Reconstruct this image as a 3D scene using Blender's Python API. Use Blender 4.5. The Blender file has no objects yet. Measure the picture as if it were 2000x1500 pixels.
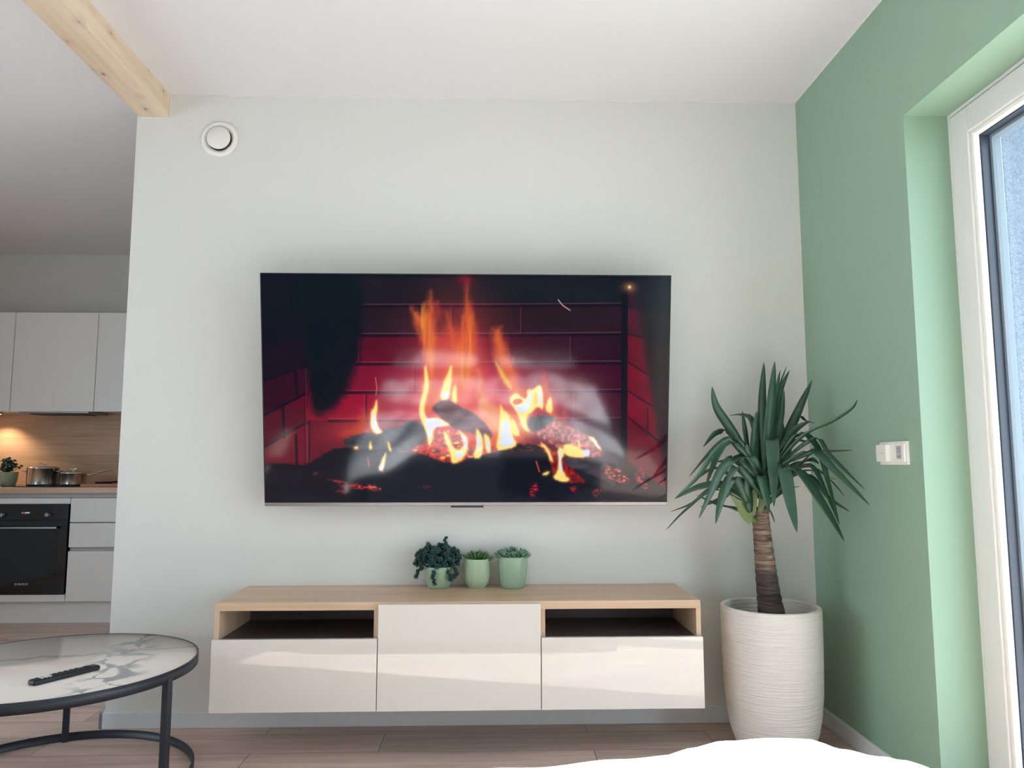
import bpy, bmesh, math, random
import numpy as np
from mathutils import Vector, Matrix
S = bpy.context.scene
COL = S.collection
PI = math.pi

# ================================================================ camera, light, exposure
SKY, SUN, FILM = 5.5, 40, 1.0
PITCH, YAW, ROLL, FPX, CAMY, CAMZ = 0.1065, 0.0284, -0.0009, 1480.943, -3.2906, 1.0724
cam = bpy.data.objects.new('camera', bpy.data.cameras.new('camera'))
COL.objects.link(cam)
_f = Vector((math.sin(YAW)*math.cos(PITCH), math.cos(YAW)*math.cos(PITCH), math.sin(PITCH)))
_r0 = Vector((math.cos(YAW), -math.sin(YAW), 0)); _u0 = _r0.cross(_f)
_r = _r0*math.cos(ROLL)+_u0*math.sin(ROLL); _u = -_r0*math.sin(ROLL)+_u0*math.cos(ROLL)
m = Matrix((_r, _u, -_f)).transposed().to_4x4(); m.translation = Vector((0, CAMY, CAMZ))
cam.matrix_world = m
cam.data.sensor_width = 36; cam.data.lens = FPX*36/2000; cam.data.clip_start = .02
S.camera = cam
S.view_settings.view_transform = 'Standard'; S.view_settings.look = 'None'
S.view_settings.exposure = 0.0; S.view_settings.gamma = 1.0; S.view_settings.use_curve_mapping = False
S.cycles.use_denoising = True
S.cycles.max_bounces = 12; S.cycles.diffuse_bounces = 8; S.cycles.glossy_bounces = 4; S.cycles.transmission_bounces = 8
S.cycles.sample_clamp_indirect = 12
try: S.cycles.denoiser = 'OPENIMAGEDENOISE'
except Exception: pass

w = bpy.data.worlds.new('sky'); S.world = w; w.use_nodes = True
bgn = w.node_tree.nodes['Background']
bgn.inputs[0].default_value = (.82, .93, 1.08, 1); bgn.inputs[1].default_value = SKY
sun = bpy.data.objects.new('sun', bpy.data.lights.new('sun', 'SUN')); COL.objects.link(sun)
sun.data.energy = SUN; sun.data.angle = math.radians(.6); sun.data.color = (.99, .955, .985)
EL = math.radians(30)
sun.rotation_euler = Vector((-math.cos(EL)*.961, -math.cos(EL)*.276, -math.sin(EL))).to_track_quat('-Z', 'Y').to_euler()
sun.location = (8, 2, 6)
def portal(name, loc, rot, sx, sy):
    l = bpy.data.lights.new(name, 'AREA'); l.shape = 'RECTANGLE'; l.size = sx; l.size_y = sy
    l.cycles.is_portal = True
    o = bpy.data.objects.new(name, l); COL.objects.link(o); o.location = loc; o.rotation_euler = rot
WY0, WY1, WZ = -.868, -3.30, 2.25          # the tall window of the green wall
portal('window_portal', (1.80, (WY0+WY1)/2, WZ/2), (0, PI/2, 0), WZ, abs(WY1-WY0))
portal('fill_window_portal', (-4.36, -1.98, 1.35), (0, -PI/2, 0), 2.0, 2.64)  # portal of the unseen left window added to light the kitchen


def ray(x, y): return _f+_r*((x-1000)/FPX)-_u*((y-750)/FPX)
def onY(x, y, Y): d = ray(x, y); return Vector((0, CAMY, CAMZ))+d*((Y-CAMY)/d.y)

# ================================================================ helpers
def lin(r, g, b):
    return tuple(((c/255)/12.92 if c/255 <= .04045 else ((c/255+.055)/1.055)**2.4) for c in (r, g, b))+(1,)
def mat(name, col, rough=.5, metal=0., spec=.5, coat=0., coat_rough=.05, bump=None, vary=None):
    m = bpy.data.materials.new(name); m.use_nodes = True; nt = m.node_tree; b = nt.nodes['Principled BSDF']
    b.inputs['Base Color'].default_value = col; b.inputs['Roughness'].default_value = rough
    b.inputs['Metallic'].default_value = metal; b.inputs['Specular IOR Level'].default_value = spec
    b.inputs['Coat Weight'].default_value = coat; b.inputs['Coat Roughness'].default_value = coat_rough
    tc = nt.nodes.new('ShaderNodeTexCoord')
    def nz(scale, detail=3, stretch=(1, 1, 1)):
        mp = nt.nodes.new('ShaderNodeMapping'); mp.inputs['Scale'].default_value = stretch
        nt.links.new(tc.outputs['Object'], mp.inputs[0])
        n = nt.nodes.new('ShaderNodeTexNoise'); n.inputs['Scale'].default_value = scale; n.inputs['Detail'].default_value = detail
        nt.links.new(mp.outputs[0], n.inputs['Vector']); return n
    if vary:
        sc, amt, st = vary
        n = nz(sc, 4, st); r = nt.nodes.new('ShaderNodeValToRGB')
        r.color_ramp.elements[0].position = .3; r.color_ramp.elements[1].position = .7
        r.color_ramp.elements[0].color = tuple(c*(1-amt) for c in col[:3])+(1,)
        r.color_ramp.elements[1].color = tuple(min(1, c*(1+amt)) for c in col[:3])+(1,)
        nt.links.new(n.outputs[0], r.inputs[0]); nt.links.new(r.outputs[0], b.inputs['Base Color'])
    if bump:
        sc, st, stt = bump
        n = nz(sc, 4, stt); bp = nt.nodes.new('ShaderNodeBump'); bp.inputs['Strength'].default_value = st; bp.inputs['Distance'].default_value = .004
        nt.links.new(n.outputs[0], bp.inputs['Height']); nt.links.new(bp.outputs[0], b.inputs['Normal'])
    return m
def ramp(nt, stops, src=None, mode='LINEAR'):
    r = nt.nodes.new('ShaderNodeValToRGB'); cr = r.color_ramp; cr.interpolation = mode
    while len(cr.elements) < len(stops): cr.elements.new(.5)
    for e, (p, c) in zip(cr.elements, stops): e.position = p; e.color = c if len(c) == 4 else tuple(c)+(1,)
    if src is not None: nt.links.new(src, r.inputs[0])
    return r
def wood(name, c0, c1, c2, along='X', rough=.45, scale=1., knots=None, planks=None, coat=0., dist=2.2):
    """grained board: fine fibres stretched along one axis, broad figure, optional knots"""
    m = bpy.data.materials.new(name); m.use_nodes = True; nt = m.node_tree; b = nt.nodes['Principled BSDF']
    b.inputs['Roughness'].default_value = rough; b.inputs['Coat Weight'].default_value = coat
    tc = nt.nodes.new('ShaderNodeTexCoord'); L = nt.links
    st = {'X': (.9, 9, 9), 'Y': (9, .9, 9), 'Z': (9, 9, .9)}[along]
    mp = nt.nodes.new('ShaderNodeMapping'); mp.inputs['Scale'].default_value = tuple(s*scale for s in st)
    src = tc.outputs['Object']
    if planks:      # shift the figure of every board
        br = nt.nodes.new('ShaderNodeTexBrick')
        pm = nt.nodes.new('ShaderNodeMapping'); pm.inputs['Location'].default_value = planks[2]; L.new(src, pm.inputs[0])
        L.new(pm.outputs[0], br.inputs['Vector']); br.inputs['Scale'].default_value = 1
        br.inputs['Brick Width'].default_value = planks[0]; br.inputs['Row Height'].default_value = planks[1]
        br.inputs['Mortar Size'].default_value = .0016; br.inputs['Mortar Smooth'].default_value = 0
        br.offset = .37; br.inputs['Color1'].default_value = (0, 0, 0, 1); br.inputs['Color2'].default_value = (1, 1, 1, 1)
        br.inputs['Mortar'].default_value = (.5, .5, .5, 1)
        ad = nt.nodes.new('ShaderNodeVectorMath'); ad.operation = 'MULTIPLY_ADD'
        L.new(br.outputs['Color'], ad.inputs[0]); ad.inputs[1].default_value = (3.7, 2.3, 5.1); L.new(src, ad.inputs[2]); src = ad.outputs[0]
    L.new(src, mp.inputs[0])
    n1 = nt.nodes.new('ShaderNodeTexNoise'); n1.inputs['Scale'].default_value = 1.1; n1.inputs['Detail'].default_value = 6; n1.inputs['Roughness'].default_value = .62; n1.inputs['Distortion'].default_value = dist*.3
    L.new(mp.outputs[0], n1.inputs['Vector'])
    mp2 = nt.nodes.new('ShaderNodeMapping'); k = {'X': (2, 160, 160), 'Y': (160, 2, 160), 'Z': (160, 160, 2)}[along]
    mp2.inputs['Scale'].default_value = tuple(s*scale for s in k); L.new(src, mp2.inputs[0])
    n2 = nt.nodes.new('ShaderNodeTexNoise'); n2.inputs['Scale'].default_value = 1; n2.inputs['Detail'].default_value = 3; L.new(mp2.outputs[0], n2.inputs['Vector'])
    mx = nt.nodes.new('ShaderNodeMath'); mx.operation = 'MULTIPLY_ADD'; mx.inputs[1].default_value = .34; L.new(n2.outputs[0], mx.inputs[0])
    m2 = nt.nodes.new('ShaderNodeMath'); m2.operation = 'MULTIPLY'; m2.inputs[1].default_value = .66; L.new(n1.outputs[0], m2.inputs[0]); L.new(m2.outputs[0], mx.inputs[2])
    r = ramp(nt, [(.3, c0), (.5, c1), (.68, c2)], mx.outputs[0]); out = r.outputs[0]
    def mixc(fac, a, bcol, mode='MIX'):
        x = nt.nodes.new('ShaderNodeMix'); x.data_type = 'RGBA'; x.blend_type = mode
        if isinstance(fac, float): x.inputs[0].default_value = fac
        else: L.new(fac, x.inputs[0])
        L.new(a, x.inputs[6])
        if isinstance(bcol, tuple): x.inputs[7].default_value = bcol
        else: L.new(bcol, x.inputs[7])
        return x.outputs[2]
    if knots:
        sc, stv, thr, kc = knots
        mk = nt.nodes.new('ShaderNodeMapping'); mk.inputs['Scale'].default_value = stv; L.new(src, mk.inputs[0])
        vo = nt.nodes.new('ShaderNodeTexVoronoi'); vo.inputs['Scale'].default_value = sc; L.new(mk.outputs[0], vo.inputs['Vector'])
        rk = ramp(nt, [(thr*.5, (1, 1, 1)), (thr, (0, 0, 0))], vo.outputs['Distance'])
        out = mixc(rk.outputs[0], out, kc)
        rk2 = ramp(nt, [(thr*1.0, (.35, .35, .35)), (thr*3, (0, 0, 0))], vo.outputs['Distance'])
        out = mixc(rk2.outputs[0], out, tuple(c*.75 for c in c0[:3])+(1,))
    if planks:
        tone = ramp(nt, [(0, (.86, .86, .86)), (1, (1.1, 1.1, 1.1))], br.outputs['Color'])
        out = mixc(1., out, tone.outputs[0], 'MULTIPLY')
        out = mixc(br.outputs['Fac'], out, tuple(c*.5 for c in c0[:3])+(1,))
    L.new(out, b.inputs['Base Color'])
    bp = nt.nodes.new('ShaderNodeBump'); bp.inputs['Strength'].default_value = .12; bp.inputs['Distance'].default_value = .001
    L.new(mx.outputs[0], bp.inputs['Height']); L.new(bp.outputs[0], b.inputs['Normal'])
    return m

class MB:
    """collects shapes, then links them as one mesh object"""
    def __init__(s): s.bm = bmesh.new()
    def box(s, x0, x1, y0, y1, z0, z1, bev=0., seg=2):
        g = bmesh.ops.create_cube(s.bm, size=1)
        M = Matrix.Translation(((x0+x1)/2, (y0+y1)/2, (z0+z1)/2)) @ Matrix.Diagonal((abs(x1-x0), abs(y1-y0), abs(z1-z0), 1))
        bmesh.ops.transform(s.bm, matrix=M, verts=g['verts'])
        if bev:
            ed = list({e for v in g['verts'] for e in v.link_edges})
            bmesh.ops.bevel(s.bm, geom=ed, offset=bev, segments=seg, profile=.5, affect='EDGES')
        return s
    def lathe(s, prof, n=48, c=(0, 0, 0), rib=None):
        """prof: (radius, z) pairs from bottom to top"""
        rings = []
        for r, z in prof:
            if r < 1e-6: rings.append([s.bm.verts.new((c[0], c[1], c[2]+z))]); continue
            ring = []
            for i in range(n):
                a = 2*PI*i/n; rr = r*(1+(rib(a, z) if rib else 0))
                ring.append(s.bm.verts.new((c[0]+rr*math.cos(a), c[1]+rr*math.sin(a), c[2]+z)))
            rings.append(ring)
        for A, B in zip(rings[:-1], rings[1:]):
            for i in range(n):
                j = (i+1) % n
                if len(A) == 1 and len(B) == 1: break
                if len(A) == 1: f = s.bm.faces.new((A[0], B[j], B[i]))
                elif len(B) == 1: f = s.bm.faces.new((A[i], A[j], B[0]))
                else: f = s.bm.faces.new((A[i], A[j], B[j], B[i]))
                f.smooth = True
        return s
    def tube(s, pts, rad, n=10, cap=True):
        pts = [Vector(p) for p in pts]; rad = rad if isinstance(rad, (list, tuple)) else [rad]*len(pts)
        rings = []; prev = None
        for i, p in enumerate(pts):
            t = (pts[min(i+1, len(pts)-1)]-pts[max(i-1, 0)]).normalized()
            if prev is None: u_ = t.orthogonal().normalized()
            else: u_ = (prev-t*prev.dot(t)).normalized()
            prev = u_; v_ = t.cross(u_)
            rings.append([s.bm.verts.new(p+(u_*math.cos(2*PI*k/n)+v_*math.sin(2*PI*k/n))*rad[i]) for k in range(n)])
        for A, B in zip(rings[:-1], rings[1:]):
            for k in range(n):
                f = s.bm.faces.new((A[k], A[(k+1) % n], B[(k+1) % n], B[k])); f.smooth = True
        if cap:
            s.bm.faces.new(list(reversed(rings[0]))); s.bm.faces.new(rings[-1])
        return s
    def bar(s, p, q, wd, ht, bev=0):
        """rectangular bar from p to q"""
        p = Vector(p); q = Vector(q); d = q-p; L_ = d.length
        g = bmesh.ops.create_cube(s.bm, size=1)
        M = Matrix.Translation((p+q)/2) @ d.to_track_quat('Z', 'Y').to_matrix().to_4x4() @ Matrix.Diagonal((wd, ht, L_, 1))
        bmesh.ops.transform(s.bm, matrix=M, verts=g['verts'])
        if bev: bmesh.ops.bevel(s.bm, geom=list({e for v in g['verts'] for e in v.link_edges}), offset=bev, segments=2, profile=.5, affect='EDGES')
        return s
    def strip(s, pts, widths, side, fold=.25, n=14):
        """a leaf: ribbon along a smooth curve, slightly folded along its midrib"""
        P = [Vector(p) for p in pts]
        def cr(t):
            k = min(int(t*(len(P)-1)), len(P)-2); u = t*(len(P)-1)-k
            a = P[max(k-1, 0)]; b = P[k]; c = P[k+1]; d = P[min(k+2, len(P)-1)]
            return .5*((2*b)+(c-a)*u+(2*a-5*b+4*c-d)*u*u+(3*b-a-3*c+d)*u**3)
        rows = []
        for i in range(n+1):
            t = i/n; p = cr(t); tg = (cr(min(1, t+.02))-cr(max(0, t-.02))).normalized()
            sd = Vector(side); sd = (sd-tg*sd.dot(tg)).normalized(); nr = tg.cross(sd)
            wd = widths*(min(1, .45+t*2.2) if t < .25 else 1)*(1-max(0, (t-.45)/.55)**1.7)*.5+.0004
            rows.append([s.bm.verts.new(p-sd*wd+nr*wd*fold), s.bm.verts.new(p), s.bm.verts.new(p+sd*wd+nr*wd*fold)])
        for A, B in zip(rows[:-1], rows[1:]):
            for k in (0, 1):
                f = s.bm.faces.new((A[k], A[k+1], B[k+1], B[k])); f.smooth = True
        return s
    def build(s, name, m, parent=None, loc=None, smooth=False, sub=0, solid=0.):
        me = bpy.data.meshes.new(name)
        bmesh.ops.recalc_face_normals(s.bm, faces=s.bm.faces[:])
        s.bm.to_mesh(me); s.bm.free()
        if smooth:
            for p in me.polygons: p.use_smooth = True
        o = bpy.data.objects.new(name, me); COL.objects.link(o); me.materials.append(m)
        if parent is not None: o.parent = parent
        if loc: o.location = loc
        if solid:
            md = o.modifiers.new('solid', 'SOLIDIFY'); md.thickness = solid; md.offset = 0
        if sub:
            md = o.modifiers.new('sub', 'SUBSURF'); md.levels = sub; md.render_levels = sub
        return o
def thing(name, label, cat, loc=(0, 0, 0), group=None):
    o = bpy.data.objects.new(name, None); COL.objects.link(o); o.location = loc; o.empty_display_size = .05
    return tag(o, label, cat, group)
def tag(o, label, cat, group=None):
    o['label'] = label; o['category'] = cat
    if group: o['group'] = group
    return o
def struct(name, mb, m, parent=None, **k):
    o = mb.build(name, m, parent, **k)
    if parent is None: o['kind'] = 'structure'
    return o
def text(body, size, m, parent, loc, rot, name='lettering', ext=.0006, align='CENTER'):
    c = bpy.data.curves.new(name, 'FONT'); c.body = body; c.size = size; c.extrude = ext; c.align_x = align; c.align_y = 'CENTER'
    tmp = bpy.data.objects.new('tmp', c); COL.objects.link(tmp); bpy.context.view_layer.update()
    me = bpy.data.meshes.new_from_object(tmp.evaluated_get(bpy.context.evaluated_depsgraph_get())); bpy.data.objects.remove(tmp)
    me.materials.clear(); me.materials.append(m)
    o = bpy.data.objects.new(name, me); COL.objects.link(o); o.parent = parent; o.location = loc; o.rotation_euler = rot
    return o
def sub(name, mb, m, thing_, **k):
    """part given in world coordinates of a thing that stands at its own base"""
    bmesh.ops.translate(mb.bm, verts=mb.bm.verts[:], vec=-Vector(thing_.location))
    return mb.build(name, m, thing_, **k)
# ---------------------------------------------------------------- the fireplace film on the screen
def fire_picture(W, H):
    rng = np.random.default_rng(7)
    u, v = np.meshgrid((np.arange(W))/(W-1), (np.arange(H))/(H-1))      # v = 0 at the top
    TL, TR, BR, BL = (507, 533), (1310, 537), (1303, 982), (518, 985)
    X = (1-u)*(1-v)*TL[0]+u*(1-v)*TR[0]+u*v*BR[0]+(1-u)*v*BL[0]
    Y = (1-u)*(1-v)*TL[1]+u*(1-v)*TR[1]+u*v*BR[1]+(1-u)*v*BL[1]
    def lin(c):
        c = np.array(c, float)/255
        return np.where(c <= .04045, c/12.92, ((c+.055)/1.055)**2.4)
    img = np.zeros((H, W, 3))+np.array([3, 9, 20.])/255
    memo = {}
    def noise(sx, sy, seed=0, octv=3):
        if (sx, sy, seed) not in memo: memo[sx, sy, seed] = noise_(sx, sy, seed, octv)
        return memo[sx, sy, seed]
    def noise_(sx, sy, seed=0, octv=3):
        out = 0; amp = 1; tot = 0
        for o in range(octv):
            r = np.random.default_rng(seed*17+o)
            g = r.random((97, 131))
            fx = (X/sx*2**o) % 130; fy = (Y/sy*2**o) % 96
            ix = fx.astype(int); iy = fy.astype(int); tx = fx-ix; ty = fy-iy
            tx = tx*tx*(3-2*tx); ty = ty*ty*(3-2*ty)
            out = out+amp*((g[iy, ix]*(1-tx)+g[iy, ix+1]*tx)*(1-ty)+(g[iy+1, ix]*(1-tx)+g[iy+1, ix+1]*tx)*ty)
            tot += amp; amp *= .5
        return out/tot
    def mask(poly, soft=3., warp=0, wseed=1, smooth=True):
        p = np.array(poly, float)
        if smooth:
            for _ in range(1):
                q = np.roll(p, -1, 0); p = np.stack([p*.75+q*.25, p*.25+q*.75], 1).reshape(-1, 2)
        x0, y0 = p.min(0)-soft*3-warp-2; x1, y1 = p.max(0)+soft*3+warp+2
        m = np.zeros((H, W)); sel = (X > x0) & (X < x1) & (Y > y0) & (Y < y1)
        if not sel.any(): return m
        xs = X[sel]; ys = Y[sel]
        if warp:
            xs = xs+(noise(9, 14, wseed)[sel]-.5)*2*warp; ys = ys+(noise(12, 9, wseed+5)[sel]-.5)*2*warp
        d2 = np.full(xs.shape, 1e9); ins = np.zeros(xs.shape, bool)
        for i in range(len(p)):
            a = p[i]; b = p[(i+1) % len(p)]; e = b-a
            t = np.clip(((xs-a[0])*e[0]+(ys-a[1])*e[1])/(e@e+1e-9), 0, 1)
            d2 = np.minimum(d2, (xs-a[0]-t*e[0])**2+(ys-a[1]-t*e[1])**2)
            c = (a[1] > ys) != (b[1] > ys)
            ins ^= c & (xs < (b[0]-a[0])*(ys-a[1])/(b[1]-a[1]+1e-9)+a[0])
        d = np.sqrt(d2)*np.where(ins, 1, -1)
        s = np.clip(d/soft*.5+.5, 0, 1); m[sel] = s*s*(3-2*s)
        return m
    def over(m, col, a=1.):
        nonlocal img
        c = np.array(col, float)/255 if not (isinstance(col, np.ndarray) and col.ndim == 3) else col
        img = img*(1-(m*a)[..., None])+c*(m*a)[..., None]
    def screen(m, col, a=1.):
        nonlocal img
        c = np.array(col, float)/255
        img = 1-(1-img)*(1-c*(m*a)[..., None])
    def line(pts, w, col, a=1., soft=1.2):
        m = np.zeros((H, W)); q = np.array(pts, float); g = w+soft+1
        s = (X > q[:, 0].min()-g) & (X < q[:, 0].max()+g) & (Y > q[:, 1].min()-g) & (Y < q[:, 1].max()+g)
        xs = X[s]; ys = Y[s]; mm = np.zeros(xs.shape)
        for (ax, ay), (bx, by) in zip(pts[:-1], pts[1:]):
            ex, ey = bx-ax, by-ay
            t = np.clip(((xs-ax)*ex+(ys-ay)*ey)/(ex*ex+ey*ey+1e-9), 0, 1)
            mm = np.maximum(mm, np.clip((w/2+soft-np.hypot(xs-ax-t*ex, ys-ay-t*ey))/soft, 0, 1))
        m[s] = mm
        over(m, col, a)
    def blob(x, y, rx, ry, p=2.): return np.exp(-(((X-x)/rx)**2+((Y-y)/ry)**2)**(p/2))
    # rear brick wall
    rows = [540, 595, 652, 708, 764, 820, 905]
    cl = [(22, 14, 24), (34, 16, 26), (76, 0, 28), (104, 0, 34), (128, 4, 36), (92, 10, 32)]
    cr = [(12, 20, 28), (36, 16, 26), (34, 10, 28), (50, 2, 30), (48, 4, 30), (40, 8, 26)]
    t = np.clip((X-700)/520, 0, 1)[..., None]
    nz = noise(60, 26, 3)[..., None]
    for i in range(6):
        m = ((Y >= rows[i]) & (Y < rows[i+1]) & (X > 575) & (X < 1216)).astype(float)
        c = (np.array(cl[i])/255*(1-t)+np.array(cr[i])/255*t)*(.82+.36*nz)
        over(m, c)
    for yy in rows[1:6]:
        line([(640, yy+1.5), (1000, yy), (1216, yy-2)], 4.5, (12, 4, 22), .9)
        line([(640, yy-3), (1000, yy-4), (1216, yy-6)], .8, (150, 70, 100), .5)
    for x, i in ((1017, 1), (700, 2), (1115, 2), (806, 3), (712, 4), (1122, 4), (925, 2), (940, 4), (602, 5), (880, 1), (1000, 3)):
        line([(x, rows[i]+1), (x, rows[i+1]-3)], 2.5, (30, 6, 26), .7)
        line([(x-3, rows[i]+3), (x-3, rows[i+1]-5)], .8, (170, 70, 90), .35)
    # side wall on the left
    L = [(640, 630), (672, 655), (744, 713), (812, 768), (876, 826), (960, 930)]
    LC = [(8, 4, 20), (20, 4, 22), (44, 2, 24), (78, 0, 28), (102, 2, 32)]
    lw = (X < 598).astype(float)
    prev = np.zeros((H, W))+600
    for i in range(5):
        a, b = L[i]; c, d = L[i+1]
        y0 = a+(X-515)/82*(b-a); y1 = c+(X-515)/82*(d-c)
        over(lw*np.clip(Y-y0, 0, 1)*np.clip(y1-Y, 0, 1), np.array(LC[i])/255*(.85+.3*nz)*np.clip((597-X)/14+.55, .5, 1)[..., None])
        line([(512, c), (597, d)], 5, (6, 4, 18), .9)
    over(mask([(500, 525), (600, 525), (600, 660), (578, 655), (572, 612), (515, 612), (500, 612)], 14), (6, 8, 22))
    for pts in ([(575, 722), (577, 770)], [(551, 795), (553, 855)], [(576, 850), (578, 910)], [(524, 620), (526, 664)]):
        line(pts, 4, (10, 2, 20), .85)
    line([(595, 718), (597, 905)], 1.2, (170, 50, 70), .5)
    # dark void, left of the rear wall
    over(mask([(560, 530), (706, 530), (704, 640), (694, 700), (684, 742), (662, 785), (622, 815), (602, 795), (597, 700), (585, 640), (570, 600)], 12, 5, 4), (0, 9, 20))
    # side wall on the right
    over((X > 1213).astype(float), (10, 10, 24))
    R_ = [(560, 570), (598, 602), (650, 668), (706, 752), (763, 808), (815, 872), (905, 960)]
    RC = [(44, 18, 30), (76, 16, 34), (96, 8, 32), (108, 4, 32), (108, 4, 34), (96, 8, 32)]
    for i in range(6):
        a, b = R_[i]; c, d = R_[i+1]
        y0 = a+(X-1228)/72*(b-a); y1 = c+(X-1228)/72*(d-c)
        fade = np.clip((1262+(Y-650)*.16-X)/14, 0, 1)*.75+.25
        cc = np.array(RC[i])/255*(.85+.3*nz)*fade[..., None]+np.array([22, 14, 24])/255*(1-fade[..., None])
        over((X > 1226).astype(float)*np.clip(Y-y0, 0, 1)*np.clip(y1-Y, 0, 1), cc)
        line([(1228, c), (1302, d)], 4, (26, 14, 30), .8)
    line([(1266, 795), (1266, 838)], 2, (50, 8, 28), .8); line([(1290, 742), (1290, 795)], 2, (50, 8, 28), .6)
    over(blob(1290, 570, 40, 60), (26, 28, 38), .9)
    # warm glow behind the flames
    screen(blob(905, 800, 150, 95), (205, 52, 56), .95)
    screen(blob(890, 700, 75, 120), (170, 48, 34), .8)
    screen(blob(885, 760, 60, 70), (120, 50, 30), .8)
    screen(blob(1040, 790, 110, 60), (150, 50, 50), .7)
    screen(blob(690, 840, 60, 30), (170, 50, 30), .6)
    # orange translucent flames
    def flame(poly, col, a=.9, soft=6, warp=3, s=1): over(mask(poly, soft, warp, s, False), col, a)
    strk = noise(5, 60, 9)
    over(mask([(838, 660), (870, 640), (925, 640), (940, 720), (960, 780), (1010, 790), (1030, 850), (960, 880), (880, 800), (836, 800), (826, 740)], 22, 6, 17), (214, 78, 58), .62)
    over(mask([(940, 790), (975, 800), (1050, 800), (1040, 860), (960, 880), (936, 850)], 14, 5, 18), (240, 150, 96), .6)
    O = [
        ([(799, 600), (810, 606), (822, 612), (832, 600), (836, 566), (843, 592), (847, 650), (848, 700), (842, 745), (832, 748), (828, 700), (818, 660), (806, 624)], (228, 98, 52)),
        ([(849, 588), (855, 606), (854, 622), (849, 614)], (190, 60, 48)),
        ([(870, 610), (880, 648), (886, 668), (900, 650), (904, 604), (908, 545), (913, 590), (925, 628), (923, 690), (921, 745), (906, 775), (874, 775), (866, 720), (882, 680), (874, 648)], (226, 92, 46)),
        ([(960, 642), (974, 636), (986, 676), (1003, 712), (1012, 748), (1034, 764), (1020, 782), (998, 772), (974, 730), (962, 690)], (228, 104, 50)),
        ([(1060, 725), (1068, 745), (1082, 790), (1086, 826), (1070, 812), (1054, 782)], (222, 88, 48)),
        ([(930, 720), (940, 760), (960, 790), (980, 800), (1010, 830), (960, 846), (932, 800)], (236, 150, 104)),
        ([(820, 740), (850, 760), (870, 772), (850, 800), (828, 806), (818, 780)], (226, 104, 60)),
        ([(1100, 790), (1104, 830), (1100, 836), (1097, 820)], (200, 80, 50)),
        ([(706, 800), (716, 832), (730, 850), (690, 850), (664, 848), (690, 836)], (190, 76, 44)),
        ([(905, 850), (1010, 845), (1010, 885), (890, 898), (850, 885), (850, 850)], (225, 96, 70)),
    ]
    for i, (p, c) in enumerate(O): flame(p, c, .86, 11, 5, i+1)
    m = mask([(806, 606), (836, 580), (842, 650), (842, 740), (828, 706), (816, 650)], 8, 3, 3); over(m*np.clip(strk*2.2-.6, 0, 1), (226, 140, 56), .9)
    m = mask([(905, 600), (918, 620), (921, 680), (912, 760), (888, 760), (892, 690)], 8, 3, 4); over(m*np.clip(strk*2.2-.6, 0, 1), (226, 132, 52), .9)
    over(mask([(964, 700), (975, 716), (998, 752), (996, 762), (976, 738)], 5, 2, 6), (240, 190, 80), .85)
    over(blob(905, 545, 14, 12), (130, 20, 44), .8)
    # logs at the back
    over(mask([(668, 858), (690, 850), (742, 842), (787, 828), (806, 820), (824, 828), (832, 849), (830, 870), (812, 882), (768, 879), (712, 881), (668, 872)], 3, 3, 8), np.array([44, 44, 50])/255*(.5+noise(16, 8, 21)[..., None]))
    over(mask([(840, 795), (855, 781), (868, 776), (880, 781), (900, 795), (928, 808), (946, 828), (962, 848), (948, 862), (924, 846), (892, 840), (872, 828), (850, 808)], 3, 2, 9), np.array([104, 66, 76])/255*(.6+.7*noise(26, 8, 22)[..., None]))
    over(mask([(1028, 818), (1042, 810), (1070, 807), (1102, 828), (1136, 842), (1168, 866), (1186, 892), (1150, 895), (1100, 880), (1050, 852), (1030, 836)], 3, 3, 10), np.array([196, 104, 98])/255*(.3+1.1*noise(6, 5, 23)[..., None]))
    over(mask([(1028, 818), (1042, 811), (1070, 808), (1084, 818), (1062, 832), (1046, 846), (1030, 836)], 4, 2, 10), (52, 60, 66), .85)
    # ember bed
    eb = mask([(790, 884), (830, 858), (856, 838), (900, 842), (920, 880), (1010, 862), (1080, 872), (1092, 915), (900, 908), (860, 902)], 4, 3, 11)
    over(eb, np.array([190, 44, 34])/255*(.3+1.3*noise(7, 6, 24)[..., None]))
    over(eb*np.clip(noise(9, 5, 31)*4-2.4, 0, 1), (250, 200, 80))
    # black logs in front
    blk = [(500, 1000), (500, 905), (600, 910), (640, 882), (671, 874), (712, 880), (770, 880), (820, 888), (852, 900), (884, 906), (911, 897), (948, 887), (985, 874), (1013, 866), (1050, 869), (1072, 890), (1073, 907), (1064, 922), (1082, 936), (1100, 946), (1142, 946), (1160, 938), (1210, 950), (1300, 955), (1330, 960), (1330, 1000)]
    over(mask(blk, 3, 4, 12, False), np.array([4, 6, 20])/255*(.4+1.2*noise(40, 9, 25)[..., None]))
    over(mask([(930, 894), (985, 876), (1013, 868), (1050, 872), (1062, 880), (1010, 884), (960, 896)], 3, 3, 13)*np.clip(noise(8, 4, 33)*4-2, 0, 1), (130, 40, 30), .7)
    over(mask([(1074, 890), (1092, 892), (1118, 906), (1130, 925), (1150, 944), (1105, 946), (1078, 930)], 3, 3, 14), np.array([150, 22, 26])/255*(.3+1.1*noise(5, 7, 26)[..., None]))
    over(mask([(1096, 900), (1113, 891), (1150, 895), (1186, 895), (1188, 908), (1196, 930), (1206, 952), (1183, 955), (1150, 938), (1122, 918)], 3, 2, 15), np.array([62, 56, 66])/255*(.6+.7*noise(20, 8, 27)[..., None]))
    over(mask([(1110, 912), (1150, 925), (1206, 953), (1183, 956), (1150, 946)], 4, 2, 16), (18, 22, 34), .9)
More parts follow.
